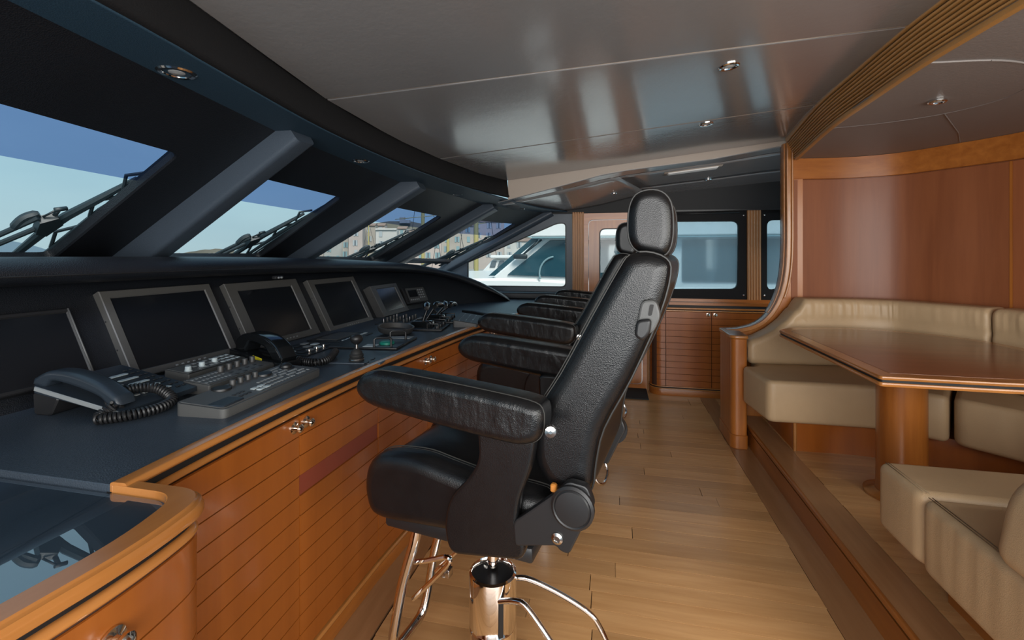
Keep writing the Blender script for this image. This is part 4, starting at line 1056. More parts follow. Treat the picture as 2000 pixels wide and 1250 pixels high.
p2 = plate('key_switch_unit', 'black switch panel with rectangular keys behind the coiled cord', -1.50, 2.02, .22, .30, .05, 'black_plastic')
for i in range(3):
    for j in range(4): key(p2, -.07+i*.06, -.10+j*.065, .006, .035, .045, ('key_mid', 'key_light', 'key_dark')[(i+j) % 3], .004)
for j in range(3): knob(p2, .085, -.10+j*.06, .006, .007, .018, 'brass_knob', 'toggle')
p3 = plate('chart_card_reader', 'flat black chart card panel in front of the wide-bezel screen', -1.52, 2.36, .24, .30, .05, 'black_plastic')
MB().box(-.08, .04, -.12, .12, .006, .0085).build('display', 'grey_plastic', p3, smooth=False)
for j in range(7): key(p3, .085, -.12+j*.04, .006, .02, .03, 'key_light', .003)
# alarm panel with grab rails and green button
p4_ = plate('alarm_panel', 'alarm panel with grab rails and green button behind the joystick', -1.24, 2.235, .36, .32, .10, 'black_plastic', .012)
for y_ in (-.15, .06):
    MB().tube([(.06, y_, .012), (.06, y_, .05), (.07, y_+.006, .055), (.13, y_+.02, .055), (.14, y_+.02, .05), (.14, y_+.02, .012)], .006, 8).build('grab_rail', 'black_plastic', p4_)
MB().lathe([(.038, .012), (.038, .022), (.030, .026), (.005, .027)], 20, (.09, -.06, 0)).build('green_button', 'key_green', p4_, 'green push button')
MB().box(.0, .06, -.15, -.09, .012, .014).build('label_plate', 'key_light', p4_, smooth=False)
MB().box(.02, .16, .085, .15, .012, .014).build('label_plate', 'key_mid', p4_, smooth=False)
# compass bowl ring
t = local_thing('compass_bowl', 'open oval dark bowl standing between alarm panel and throttles', 'compass', flat_m(-1.27, 2.53, 0, ZT+.012))
mtx = Matrix.Rotation(.10, 4, 'Y') @ Matrix.Scale(.86, 4, (1, 0, 0))
prof = [(.10, 0), (.112, .008), (.122, .034), (.118, .037), (.110, .034), (.098, .008), (.02, .004)]
MB().lathe(prof, 36, mtx=mtx).build('ring', 'grey_dark', t)
# throttles
def throttle(name, label, x, y, rz, lean1, lean2):
    t = local_thing(name, label, 'throttle', flat_m(x, y, rz), 'engine throttle units')
    MB().rbox(-.15, .15, -.13, .13, 0, .012, .008).build('base_plate', 'black_plastic', t)
    MB().pillow(fil([(-.08, .01), (.08, .01), (.06, .05), (-.06, .05)], .02, 4), -.05, .05, .006, 2, XZ).build('housing', 'gloss_black', t)
    for y_, ln in ((-.03, lean1), (.03, lean2)):
        tip = (math.sin(ln)*.12, y_, .035+math.cos(ln)*.12)
        lv_ = MB().tube([(0, y_, .035), tip], [.010, .008], 10).build('lever', 'gunmetal', t)
        s_ = 1 if y_ > 0 else -1
        MB().tube(catmull([(tip[0], tip[1]-.01*s_, tip[2]), (tip[0], tip[1]+.05*s_, tip[2]+.006), (tip[0]+.02, tip[1]+.13*s_, tip[2]-.004)], 4), [.016, .019, .021, .022, .022, .022, .021, .019, .014], 12).build('grip', 'gloss_black', lv_)
    for q in range(3): knob(t, .11, -.09+q*.09, .012, .014, .016, 'black_plastic')
    for q in range(4): key(t, -.12, -.09+q*.055, .012, .03, .03, 'key_mid', .004)
    for s_ in (-.1, .1): MB().tube([(.05, s_, .012), (.05, s_, .04), (.12, s_, .04), (.12, s_, .012)], .005, 8).build('guard_rail', 'black_plastic', t)
    return t
throttle('throttle_unit', 'twin lever throttle unit with black grips behind the compass bowl', -1.20, 2.78, .15, .35, .60)
throttle('throttle_unit', 'second twin lever throttle unit farther along the worktop', -1.245, 3.10, .17, .75, .95)
t = plate('switch_cluster', 'cluster of small chromed toggles below the small screen', -1.47, 3.02, .26, .34, .12, 'black_plastic')
for i in range(3):
    for j in range(5): knob(t, -.08+i*.07, -.13+j*.065, .006, .009, .03, 'grey_dark' if (i+j) % 4 else 'gunmetal', 'toggle')
t = local_thing('control_keypad', 'sloped grey control keypad at the far end of the worktop', 'keypad', flat_m(-.985, 3.06, .2), 'grey control keypads')
slab(t, .16, .42, .02, .045, r=.012, mt='grey_dark')
for i in range(3):
    for j in range(7): key(t, -.05+i*.04, -.17+j*.055, .039-i*.006, .022, .03, 'key_mid' if (i*3+j) % 4 else 'key_light', .003)
t = local_thing('bow_thruster_joystick', 'small joystick in the clutter beside the far throttle', 'joystick', flat_m(-1.36, 3.36, .1))
MB().rbox(-.08, .08, -.08, .08, 0, .01, .006).build('plate', 'black_plastic', t)
MB().lathe([(.022, .01), (.026, .016), (.020, .03), (.010, .04), (.006, .044), (.006, .07), (.016, .078), (.018, .088), (.012, .098), (.002, .10)], 16).build('stick', 'black_plastic', t)
t = local_thing('microphone_handset', 'slim dark handset with chrome tip lying at the far end of the worktop', 'handset', flat_m(-1.03, 3.44, -.5))
MB().pillow(fil([(-.17, 0), (.12, 0), (.16, .008), (.16, .024), (.10, .026), (-.05, .036), (-.17, .034)], .008, 3), -.02, .02, .007, 3, XZ).build('body', 'black_plastic', t)
MB().tube([(.155, 0, .016), (.20, 0, .016)], [.012, .008], 10).build('tip', 'chrome', t)

# ================================================================== HELM CHAIRS
def make_chair(label):
    t = thing('helm_chair', label, 'chair', (0, 0, 0), 'black leather helm chairs')
    sm = lambda p, n=3: [(q[0], q[1]) for q in catmull([(a, b, 0) for a, b in p], n, True)]
    # seat
    so = sm([(-.332, .70), (-.322, .765), (-.285, .803), (-.22, .819), (-.13, .823), (-.05, .81), (.05, .795), (.17, .79), (.25, .775), (.255, .70), (.20, .650), (.05, .635), (-.15, .622), (-.26, .616), (-.312, .636)])
    for s in (-1, 1):
        y0, y1 = (-.224, -.125) if s < 0 else (.125, .224)
        MB().pillow(so, y0, y1, .040, 6, XZ, rw=.042).build('seat_bolster', 'leather', t)
        yy = -.168 if s < 0 else .168
        for q in (-.006, .006):
            top = so[2:16]
    ci = sm([(-.318, .70), (-.31, .755), (-.27, .79), (-.21, .80), (-.12, .795), (-.05, .782), (.05, .770), (.17, .765), (.25, .75), (.255, .70), (.20, .650), (.05, .635), (-.15, .622), (-.26, .616), (-.305, .64)])
    MB().pillow(ci, -.13, .13, .02, 3, XZ).build('seat_cushion', 'leather', t)
    for s in (-1, 1):
        for q in (0, .009):
            pth = [(a, s*(.150+q), b+.0005-q*.25) for a, b in so[4:28]]
            MB().tube(pth, .0016, 5).build('stitching', 'thread', t)
    MB().rbox(-.27, .2, -.19, .19, .585, .628, .01).build('seat_pan', 'black_plastic', t)
    # backrest
    bo_ = sm([(.445, 1.398), (.418, 1.361), (.356, 1.249), (.279, 1.105), (.222, 1.01), (.206, .93), (.216, .865), (.255, .815), (.32, .80), (.362, .83), (.372, .895), (.392, .981), (.457, 1.11), (.520, 1.262), (.544, 1.355), (.535, 1.392), (.49, 1.408)])
    MB().pillow(bo_, -.226, .226, .038, 7, XZ, rw=.034).build('backrest', 'leather', t)
    for s in (-1, 1):
        oi = inset(bo_, .012)
        MB().tube([(a, s*.212, b) for a, b in bo_[24:50]], .0026, 6).build('backrest_piping', 'piping', t)
        for q in (0, .010):
            MB().tube([(a+q*.9, s*(.216+q*.6), b+q*.35) for a, b in bo_[0:15]], .0015, 5).build('stitching', 'thread', t)
    # headrest
    ho = sm([(.432, 1.477), (.436, 1.525), (.452, 1.557), (.485, 1.568), (.517, 1.561), (.538, 1.535), (.544, 1.49), (.542, 1.436), (.528, 1.403), (.50, 1.397), (.455, 1.411), (.436, 1.438)])
    MB().pillow(ho, -.116, .116, .026, 7, XZ, rw=.025).build('headrest', 'leather', t)
    for s in (-1, 1): MB().tube([(a, s*.095, b) for a, b in ho], .0030, 6, True).build('headrest_piping', 'piping', t)
    for s in (-1, 1): MB().tube([(.495, s*.05, 1.36), (.49, s*.05, 1.42)], .007, 8).build('headrest_stem', 'chrome', t)
    # arms
    ao = sm([(-.264, 1.037), (-.252, 1.066), (-.215, 1.086), (-.16, 1.091), (0, 1.081), (.14, 1.070), (.235, 1.060), (.268, 1.045), (.272, 1.005), (.262, .975), (.235, .958), (.19, .953), (.05, .964), (-.1, .980), (-.205, .993), (-.248, 1.012)])
    pn = fil([(.07, .975, .03), (.235, .975, .03), (.226, .892, .1), (.187, .784, .1), (.183, .719, .06), (.207, .674, .03), (.196, .640, .02), (-.008, .607, .03), (-.027, .673, .08), (-.013, .755, .08), (.05, .822, .08), (.078, .872, .06)], .03, 5)
    for s in (-1, 1):
        y0, y1 = (-.336, -.236) if s < 0 else (.236, .336)
        a_ = MB().pillow(ao, y0, y1, .025, 6, XZ, rw=.026).build('armrest', 'leather_wrinkled', t)
        MB().tube([(a, s*.3125, b) for a, b in inset(ao, .001)], .0022, 6, True).build('armrest_piping', 'thread', a_)
        kb = MB(); kb.lathe([(.006, 0), (.006, .012), (.013, .014), (.015, .022), (.013, .030), (.004, .032)], 12, mtx=Matrix.Translation((.283, s*.30, .998)) @ Matrix.Rotation(s*PI/2*-1, 4, 'X') @ Matrix.Rotation(.3, 4, 'Y')); kb.build('adjuster_knob', 'steel', a_, 'small steel adjuster knob')
        MB().tube([(.255, s*.30, .99), (.285, s*.30, .998)], .006, 8).build('knob_stem', 'steel', a_)
        y0, y1 = (-.262, -.228) if s < 0 else (.228, .262)
        MB().pillow(pn, y0, y1, .010, 3, XZ).build('arm_support', 'leather', t)
        # recliner hinge
        hb = fil([(.175, .735), (.275, .820), (.315, .862), (.362, .858), (.378, .815), (.358, .775), (.335, .725), (.318, .688), (.296, .692), (.286, .702), (.18, .676)], .012, 4)
        y0, y1 = (-.266, -.240) if s < 0 else (.240, .266)
        h_ = MB().pillow(hb, y0, y1, .004, 2, XZ).build('recliner_bracket', 'black_plastic', t)
        mx = Matrix.Translation((.328, s*.264, .804)) @ Matrix.Rotation(s*-PI/2, 4, 'X')
        MB().lathe([(.052, 0), (.052, .010), (.046, .014), (.043, .012), (.040, .015), (.02, .017), (.002, .017)], 28, mtx=mx).build('hinge_cap', 'black_plastic', h_)
        mx = Matrix.Translation((.290, s*.264, .722)) @ Matrix.Rotation(s*-PI/2, 4, 'X')
        MB().lathe([(.014, 0), (.014, .006), (.008, .009), (.007, .006), (.001, .006)], 16, mtx=mx).build('hinge_bolt', 'steel', h_)
        if s < 0:
            lo_ = fil([(.482, 1.297), (.515, 1.299), (.525, 1.262), (.508, 1.222), (.477, 1.216), (.470, 1.236)], .014, 4)
            lp_ = MB().pillow(lo_, -.246, -.222, .005, 2, XZ).build('lever_plate', 'grey_plastic', t)
            MB().pillow(fil([(.472, 1.252), (.506, 1.258), (.502, 1.222), (.486, 1.205), (.468, 1.215)], .012, 4), -.262, -.244, .007, 3, XZ).build('lever_handle', 'black_plastic', lp_)
            MB().pillow(fil([(.497, 1.262), (.505, 1.263), (.510, 1.288), (.501, 1.288)], .003, 2), -.2475, -.2455, 0, 1, XZ).build('lever_slot', 'black_gap', lp_)
            MB().rbox(.268, .283, -.255, -.24, .822, .842, .003, 1).build('spring_end', 'orange', h_)
    # hydraulic pedestal
    MB().lathe([(.20, 0), (.20, .012), (.16, .022), (.08, .03), (.0765, .035)], 40).build('base_plate', 'chrome', t)
    c_ = MB().lathe([(.0745, .03), (.0745, .237), (.0735, .239), (.0745, .241), (.0755, .39), (.0745, .400), (.068, .405), (.064, .400), (.062, .385)], 40).build('pedestal', 'chrome', t)
    MB().lathe([(.064, .383), (.064, .388), (.02, .388)], 30).build('pedestal_cap', 'black_plastic', c_)
    MB().lathe([(.017, .385), (.017, .60)], 20).build('piston', 'chrome', t)
    MB().rbox(-.008, .008, -.002, .002, -.055, .055, .002, 1, mtx=Matrix.Translation((.052, -.0555, .30)) @ Matrix.Rotation(.75, 4, 'Z')).build('pedal_slot', 'black_gap', c_)
    MB().lathe([(.012, 0), (.010, .008)], 10, (-.035, .03, .387)).build('cap_bolt', 'steel', c_)
    # foot pump pedal (U bar)
    pp = catmull([(.045, -.055, .355), (.10, -.057, .372), (.14, -.062, .365), (.235, -.08, .285), (.33, -.09, .195), (.355, -.05, .165), (.36, .03, .165), (.355, .085, .185), (.322, .095, .245), (.285, .092, .285), (.20, .085, .322), (.10, .062, .36), (.05, .055, .355)], 5)
    MB().tube(pp, .0085, 10).build('pump_pedal', 'chrome', t)
    # foot rest
    fp = catmull([(-.205, -.10, .60), (-.225, -.10, .50), (-.25, -.10, .42), (-.275, -.10, .33), (-.305, -.10, .17), (-.318, -.075, .11), (-.322, 0, .10), (-.318, .075, .11), (-.305, .10, .17), (-.275, .10, .33), (-.25, .10, .42), (-.225, .10, .50), (-.205, .10, .60)], 5)
    MB().tube(fp, .0165, 12).build('footrest_frame', 'chrome', t)
    br = catmull([(-.245, .07, .41), (-.19, .07, .43), (-.13, .07, .455), (-.115, .07, .445), (-.15, .07, .40), (-.25, .07, .29)], 4)
    MB().tube(br, .008, 8).build('footrest_brace', 'chrome', t)
    MB().tube([(a, -b, c) for a, b, c in br], .008, 8).build('footrest_brace', 'chrome', t)
    MB().rbox(-.225, -.19, .055, .085, .285, .315, .004).build('brace_clamp', 'steel', t)
    return t
PSI = math.radians(9.5)
ch = make_chair('nearest black leather helm chair, in full view at the centre')
ch.location = (-.374, 1.411, 0); ch.rotation_euler = (0, 0, -PSI)
dup(ch, (-.40, 2.64, 0), -PSI, 'middle black leather helm chair, directly behind the nearest one')
dup(ch, (-.272, 3.66, .012), -math.radians(8), 'farthest black leather helm chair, only its arms showing by the side door')

# ================================================================== CEILING LIGHTS
def downlight(x, y, z, r, label, tilt=0, grp='recessed ceiling downlights'):
    t = local_thing('downlight', label, 'downlight', Matrix.Translation((x, y, z)) @ Matrix.Rotation(tilt, 4, 'Y') @ Matrix.Rotation(PI, 4, 'X'), grp)
    MB().lathe([(r, -.004), (r, .003), (r*.9, .007), (r*.72, .006), (r*.62, -.002), (r*.6, -.01)], 24).build('ring', 'chrome', t)
    MB().lathe([(r*.66, -.001), (r*.60, .002), (r*.45, .001), (r*.40, .004), (r*.2, .006), (r*.02, .0065)], 20).build('lamp', 'lamp_glass', t)
TL = -math.atan(.105)
def ceil_dl(x, y, lab): downlight(x, y, zc(x)-.001, .042, lab, TL)
downlight(-1.17, 1.035, 1.903, .048, 'large round downlight in the soffit above the nearest windscreen pane')
downlight(-1.315, 2.22, 1.903, .045, 'round downlight in the soffit above the hill view pane')
downlight(-1.255, 3.60, 1.900, .045, 'round downlight in the soffit above the harbour houses pane')
downlight(-.92, 4.60, 1.872, .040, 'faint downlight at the far corner of the soffit')
ceil_dl(.475, 2.10, 'chrome downlight in the middle grey ceiling panel')
ceil_dl(.555, 3.03, 'chrome downlight in the far grey ceiling panel')
downlight(1.487, 2.55, 2.1225, .036, 'chrome downlight in the raised panel over the dinette')
def lowz(x, y):
    v = (y-3.952)/1.06; return lz(NEARZ, x)*(1-v)+lz(FARZ, x)*v
downlight(.0, 4.62, lowz(.0, 4.62)-.006, .035, 'small downlight in the low ceiling near the side door')
downlight(.86, 4.6, lowz(.86, 4.6)-.006, .035, 'small downlight in the low ceiling beyond the strip light')
t = thing('strip_light', 'white rectangular strip light in the low side ceiling', 'light', (.66, 4.2, 2.05))
zz = lambda x, y: lowz(x, y)-.006
v = []
for (dx, dy, dz) in ((-.21, -.035, 0), (.21, -.035, 0), (.21, .035, 0), (-.21, .035, 0), (-.195, -.025, -.012), (.195, -.025, -.012), (.195, .025, -.012), (-.195, .025, -.012)):
    v.append((.66+dx, 4.2+dy, zz(.66+dx, 4.2+dy)+dz))
MB().add(v, [(4, 5, 6, 7), (0, 1, 5, 4), (1, 2, 6, 5), (2, 3, 7, 6), (3, 0, 4, 7)]).build('cover', 'white', t, smooth=False)
v = [(.66+a, 4.2+b, zz(.66+a, 4.2+b)-.002) for a, b in ((-.235, -.048), (.235, -.048), (.235, .048), (-.235, .048))]
MB().add(v, [(0, 1, 2, 3)]).build('flange', 'beige', t, solid=.004)

# ================================================================== WIPERS (outside the glass)
def wiper(i, label, du, dv):
    P = PN[i]; t = thing('windscreen_wiper', label, 'wiper', P.p(0, .5), 'pantograph windscreen wipers')
    q = lambda u, v, o=-.07: P.p(du+u, dv+v, o)
    MB().tube([q(.07, .61), q(.141, .405), q(.181, .291)], .010, 8).build('arm', 'wiper', t)
    MB().tube([q(.11, .60), q(.165, .46), q(.212, .343)], .010, 8).build('arm', 'wiper', t)
    MB().tube(catmull([q(.155, .37), q(.165, .32, -.085), q(.185, .285, -.085)], 4), [.008]+[.016]*7+[.010], 8).build('arm_cover', 'wiper', t)
    b = MB(); pts = [(.183, .30), (.213, .262), (.245, .30), (.238, .38), (.205, .37)]
    v = [q(u, w_, -.05) for u, w_ in pts]+[q(u, w_, -.08) for u, w_ in pts]; n = len(pts)
    b.add(v, [tuple(range(n)), tuple(range(2*n-1, n-1, -1))]+[(k, (k+1) % n, n+(k+1) % n, n+k) for k in range(n)]); b.build('head_plate', 'wiper', t, smooth=False)
    MB().tube([q(.215, .28), q(.205, .232)], .008, 8).build('spray_nozzle', 'wiper', t)
    MB().tube([q(.19, .285), q(.2, .24)], .004, 6).build('spray_hose', 'wiper', t)
    MB().tube([q(.196, .237), q(.222, .222)], .008, 6).build('spray_cap', 'wiper', t)
    MB().tube([q(.235, .56), q(.234, .374), q(.244, .269), q(.276, .134), q(.305, .0)], [.012, .017, .017, .014, .009], 8).build('blade_arm', 'wiper', t)
    MB().tube([q(.290, .56, -.05), q(.295, .19, -.05), q(.33, -.12, -.05)], [.008, .013, .008], 8).build('blade', 'wiper', t)
    MB().tube([q(.315, .56, -.045), q(.32, .19, -.045), q(.345, -.06, -.045)], .006, 8).build('blade_rubber', 'wiper', t)
    for (a, c) in ((.46, .30), (.24, .10), (.06, -.06)):
        MB().tube([q(.29, a, -.055), q(.272, (a+c)/2, -.075), q(.30, c, -.055)], .007, 6).build('blade_yoke', 'wiper', t)
wiper(0, 'black windscreen wiper outside the nearest pane', 0, 0)
wiper(1, 'black windscreen wiper outside the hill view pane', -.09, .05)
wiper(2, 'black windscreen wiper outside the harbour houses pane', -.02, .10)
wiper(3, 'black windscreen wiper outside the narrow pane by the side window', .16, .10)

# ================================================================== OUTSIDE
C_, S_n = math.cos(TH), math.sin(TH)
def far(px, dist, z):
    u = (px-1000)/900.0
    return Vector(((-S_n+u*C_)*dist, (C_+u*S_n)*dist, z))
tag(MB().add([(-4000, -4000, -4.2), (4000, -4000, -4.2), (4000, 4000, -4.2), (-4000, 4000, -4.2)], [(0, 1, 2, 3)]).build('sea', 'sea', smooth=False), 'calm harbour water outside the windscreen', 'sea', kind='stuff')
def hillmesh(name, label, pts, dist, mt, depth=120):
    top = [far(px, dist, 1.4+h*dist/900.0) for px, h in pts]
    bot = [far(px, dist, -4.5) for px, h in pts]; rear = [far(px, dist+depth, -4.5) for px, h in pts]; mid = [far(px, dist+depth*.5, 1.4+h*dist/900.0*1.05) for px, h in pts]
    return tag(MB().grid([bot, top, mid, rear]).build(name, mt, smooth=True), label, 'hill', kind='structure')
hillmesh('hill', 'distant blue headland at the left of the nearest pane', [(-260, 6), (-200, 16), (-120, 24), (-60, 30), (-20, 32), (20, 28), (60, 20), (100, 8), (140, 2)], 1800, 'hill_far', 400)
rnd = random.Random(3)
hillmesh('hill', 'low wooded shore with scattered houses behind the hill view pane', [(200+k*10, 3+5*math.sin(k*.35)+rnd.random()*2.2+(3 if 12 < k < 26 else 0)) for k in range(42)], 900, 'hill', 200)
hillmesh('hill', 'brown castle hill above the harbour houses', [(640, 30), (680, 48), (720, 60), (760, 66), (800, 66), (840, 58), (880, 50), (930, 46), (1000, 40), (1060, 30)], 420, 'hill', 160)
hs_ = MB().box(-.8, .8, -.5, .5, 0, 1.1); me_h = None
rnd = random.Random(5)
sh = thing('shore_houses', 'tiny pale houses dotted along the wooded shore', 'houses', far(330, 880, 0), kind='stuff'); mbh = MB()
for k in range(60):
    p = far(230+rnd.random()*260, 885, 1.4+rnd.random()*5-2); s = .8+rnd.random()*1.6
    mbh.box(p.x-s*1.6, p.x+s*1.6, p.y-1, p.y+1, p.z-s, p.z+s*.7)
mbh.build('house_blocks', 'stone_pale', sh, smooth=False)
cas = thing('castle', 'small castle tower on the brown hill', 'castle', far(786, 422, 1.4+66*422/900.))
p = far(786, 418, 1.4+62*418/900.); MB().box(p.x-2.4, p.x+2.4, p.y-1, p.y+1, p.z, p.z+5.5).build('keep', 'stone_grey', cas, smooth=False); MB().box(p.x+2.4, p.x+7.4, p.y-1, p.y+1, p.z, p.z+2.8).build('curtain_wall', 'stone_grey', cas, smooth=False)
# houses on the quay: each with walls, roof, windows (shutters as sub-parts)
BW = {}
def house(px0, px1, ytop, dist, wmt, label, cols, rows, roof=True, shm='shutter', gap=None, parapet=False):
    a = far(px0, dist, 0); b = far(px1, dist, 0); e_ = (b-a); wdt = e_.length; e_ = e_.normalized(); dp = Vector((-e_.y, e_.x, 0))
    if dp.dot(Vector((-S_n, C_, 0))) < 0: dp = -dp
    h = 1.4+(498-ytop)*dist/900.; z0 = -3.2
    t = thing('harbour_house', label, 'house', (a+b)/2+Vector((0, 0, z0)), 'old houses along the harbour')
    mx = Matrix((( e_.x, dp.x, 0, a.x), (e_.y, dp.y, 0, a.y), (0, 0, 1, 0), (0, 0, 0, 1)))
    MB().box(0, wdt, 0, 3, z0, h, mtx=mx).build('wall', wmt, t, smooth=False)
    if roof:
        mb = MB(); v = [(-.05, -.4, h), (wdt+.05, -.4, h), (wdt+.05, 1.6, h+.8), (-.05, 1.6, h+.8), (-.05, 3.1, h), (wdt+.05, 3.1, h), (-.05, -.4, h-.25), (wdt+.05, -.4, h-.25)]
        mb.add([tuple(mx @ Vector(q)) for q in v], [(0, 1, 2, 3), (3, 2, 5, 4), (6, 7, 1, 0), (0, 3, 4), (1, 5, 2)]); mb.build('roof', 'rooftile', t, smooth=False)
    if parapet: MB().box(0, wdt, -.5, .3, h-.15, h+.35, mtx=mx).build('parapet', 'stone_pale', t, smooth=False)
    fl_h = 3.1; ww, wh = 1.0, 1.7; cols = max(1, int(wdt/2.6)); rows = 6
    for r in range(rows):
        for c in range(cols):
            x = wdt*(c+.5)/cols+(.15 if (r+c) % 2 else -.1); z = h-2.3-r*fl_h
            if z < -2: continue
            if (px0+r*3+c) % 7 == 0: continue
            w = MB().box(x-ww/2, x+ww/2, -.05, .05, z, z+wh, mtx=mx).build('window', 'far_pane', t, smooth=False)
            for s in (-1, 1):
                x0 = x+s*(ww*.5) if (r+c) % 3 else x+s*ww*.25
                MB().box(x0-ww*.25, x0+ww*.25, -.14, -.04, z-.05, z+wh+.05, mtx=mx).build('shutter', shm, w, smooth=False)
    return t
house(585, 632, 468, 170.2, 'stone', 'low tan house at the left end of the harbour row', 2, 2)
house(633, 668, 462, 162.8, 'stone_grey', 'grey house with brown tiled roof left of the tall block', 2, 3, shm='shutter')
house(668.5, 680.5, 452, 155.4, 'stone', 'narrow tan house set against the tall block', 1, 3)
house(681, 708, 428, 148, 'stone_pink', 'tall pink block with a low roof line', 1, 4, shm='shutter_grey')
house(708.5, 733, 440, 155.4, 'stone', 'tan house with balconies between two pale blocks', 2, 4, shm='shutter_grey')
house(734, 775, 448, 144.3, 'stone_pale', 'white house with parapet terrace below the castle hill', 3, 3, roof=False, parapet=True, shm='shutter_grey')
house(736, 752, 440, 166.5, 'stone_pink', 'slim pink house rising behind the white terrace house', 1, 3, shm='shutter_grey')
house(776, 794.5, 446, 155.4, 'stone_pale', 'pale house at the right of the terrace house', 2, 3)
house(795, 862, 452, 148, 'stone_pink', 'wide pink house front beside the masts', 4, 4, shm='shutter')
house(862.5, 924.5, 440, 148, 'stone', 'tan house front half behind the wooden mast', 3, 4, shm='shutter')
house(925, 984.5, 432, 148, 'stone_pink', 'tall rosy house behind the corner pillar', 3, 4, shm='shutter_grey')
house(985, 1060, 470, 148, 'stone_pale', 'pale house beyond the bow of the white yacht', 4, 3, shm='shutter_grey')
tag(MB().grid([[tuple(far(560+k*60, d_, z_)) for k in range(10)] for d_, z_ in ((128, -4.3), (128, -3.1), (190, -3.1))]).build('quay', 'stone_grey', smooth=False), 'stone quay in front of the harbour houses', 'quay', kind='structure')
# masts
def boatmast(px, dist, ztop, r, label, yards):
    p = far(px, dist, -4); t = thing('mast', label, 'mast', p)
    MB().tube([p, (p.x, p.y, ztop*.6), (p.x, p.y, ztop)], [r, r, r*.6], 10).build('pole', 'mast', t)
    for (z, l) in yards: MB().tube([(p.x-l*.7, p.y-l*.1, z), (p.x+l*.3, p.y, z+.3)], .03, 6).build('spar', 'mast', t)
    for s in (-1, 1): MB().tube([(p.x, p.y, ztop*.95), (p.x+s*2.2, p.y+.5, -3)], .02, 5).build('stay', 'wiper', t)
boatmast(826, 40, 11, .16, 'brown wooden mast in front of the castle hill', [(4.5, 3.5)])
boatmast(875, 38, 9, .12, 'slim yellow mast left of the thick mast', [])
boatmast(930, 36, 12, .19, 'thick yellow wooden mast before the tan house', [(3.6, 2.5)])
boatmast(720, 60, 6, .09, 'thin yellowish pole before the balcony house', [])
# neighbouring yacht
ny = thing('motor_yacht', 'white motor yacht moored alongside, seen through the side window', 'yacht', (1, 10, -4.2))
Yn = 9.0
def P9(px, py, y=Yn):
    u = (px-1000)/900.; dx = -S_n+u*C_; dy = C_+u*S_n; dz = (498-py)/900.; k = y/dy
    return (dx*k, y, 1.4+dz*k)
x_b = P9(955, 548)
MB().pillow([(-9, -4.2), (14, -4.2), (14, .79), (1.0, .80), (-1.6, .92), (-2.2, .93), (-5.5, .86), (-11, .6)], Yn+.05, Yn+5.5, .05, 1, XZ).build('hull', 'gel_white', ny)
w0 = P9(988, 538); w1 = P9(1073, 469); w2 = P9(1109, 467)
side_o = [(w0[0]-.28, w0[2]-.03), (w1[0]-.20, w1[2]+.06), (12, w1[2]+.07), (12, .75), (w0[0]-.2, .75)]
MB().pillow(side_o, Yn+.10, Yn+4.8, .03, 1, XZ).build('deckhouse', 'gel_white', ny)
MB().pillow(fil([(w0[0], w0[2]), (w1[0], w1[2]), (1.05, w1[2]), (1.05, w0[2]-.08)], .04, 3), Yn+.06, Yn+.12, .01, 1, XZ).build('side_window', 'boat_glass', ny)
MB().pillow(fil([(1.25, w1[2]), (9, w1[2]), (9, w0[2]-.1), (1.25, w0[2]-.08)], .04, 3), Yn+.06, Yn+.12, .01, 1, XZ).build('side_window', 'boat_glass', ny)
MB().pillow([(w0[0]-.42, w0[2]-.02), (w1[0]-.40, w1[2]+.04), (w1[0]-.22, w1[2]+.05), (w0[0]-.26, w0[2]-.02)], Yn+.2, Yn+4.5, .01, 1, XZ).build('windscreen', 'boat_glass', ny)
r0 = P9(1036, 463)
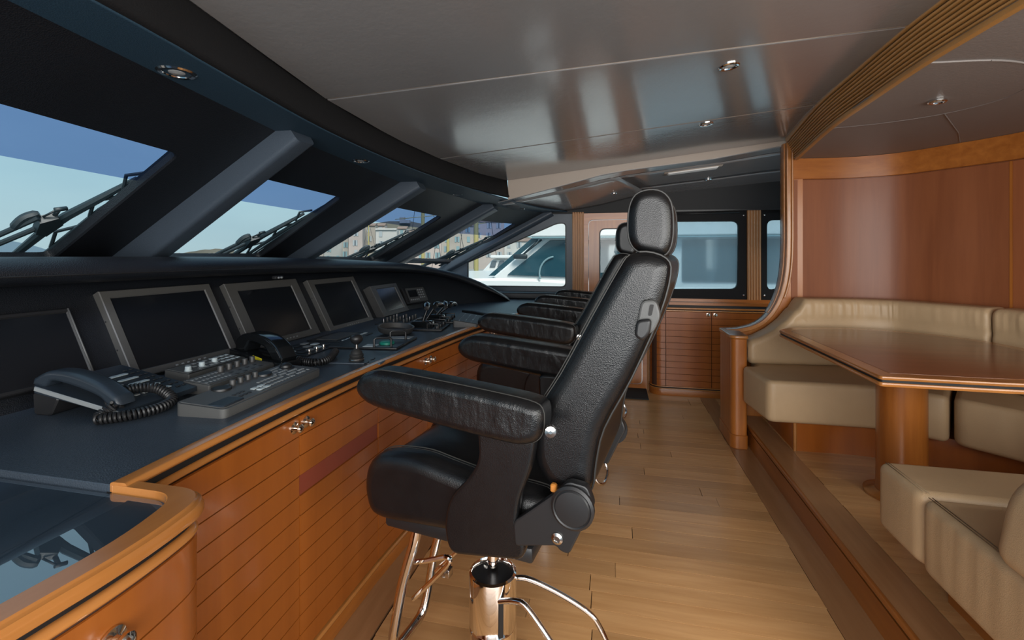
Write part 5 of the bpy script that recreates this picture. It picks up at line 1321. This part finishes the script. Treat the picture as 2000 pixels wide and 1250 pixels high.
MB().pillow(fil([(r0[0], r0[2]+.0), (12, r0[2]+.02), (12, r0[2]+1.6), (r0[0]+.9, r0[2]+1.6)], .03, 3), Yn-.1, Yn+5, .02, 2, XZ).build('flybridge', 'gel_white', ny)
MB().box(r0[0]+.05, 12, Yn-.1, Yn+4.9, r0[2]-.03, r0[2]).build('flybridge_underside', 'shutter', ny, smooth=False)
a = P9(1018, 500, Yn-.02); b = P9(1058, 468, Yn-.02)
MB().tube([(a[0], a[1], a[2]), (b[0], b[1], b[2])], .018, 6).build('wiper_arm', 'wiper', ny)
MB().tube([(a[0]-.02, a[1], a[2]-.02), (b[0]-.08, b[1], b[2]-.01)], .012, 6).build('wiper_arm', 'wiper', ny)
MB().rbox(a[0]-.16, a[0]+.12, Yn-.06, Yn+.04, a[2]-.06, a[2]+.04, .03).build('wiper_motor', 'wiper', ny)
sw_ = P9(1085, 530, Yn+.03)
MB().tube([(sw_[0]+.32*math.cos(q*.16+1.7), sw_[1], sw_[2]+.34*math.sin(q*.16+1.7)-.05) for q in range(12)], .018, 8).build('hoop_reflection', 'shutter', ny)  # thin tube standing in for a faint hoop reflection
m2 = thing('motor_boat', 'smaller white motor boat with three cabin windows beyond the yacht bow', 'boat', (-3, 17, -4.2))
q0 = P9(930, 530, 16); q1 = P9(1012, 505, 16)
MB().pillow(fil([(q0[0]-2, -4.2), (8, -4.2), (8, q0[2]), (q0[0]-3, q0[2]-.1)], .1, 3), 16.05, 19, .05, 1, XZ).build('hull', 'gel_white', m2)
MB().pillow(fil([(q0[0]+.1, q0[2]-.1), (P9(962, 503, 16)[0], q1[2]), (6, q1[2]), (6, q0[2]-.1)], .1, 3), 16.1, 18.6, .05, 1, XZ).build('cabin', 'gel_white', m2)
MB().rbox(P9(958, 503, 16)[0], 6, 15.95, 18.8, q1[2], q1[2]+.12, .04).build('cabin_roof', 'gel_white', m2)
for px in (955, 970, 992):
    c0 = P9(px, 522, 16); c1 = P9(px+14, 509, 16)
    MB().pillow(fil([(c0[0], c0[2]), (c1[0]-.06, c0[2]), (c1[0], c1[2]), (c0[0]+.09, c1[2])], .03, 3), 16.06, 16.13, .01, 1, XZ).build('cabin_window', 'far_pane', m2)
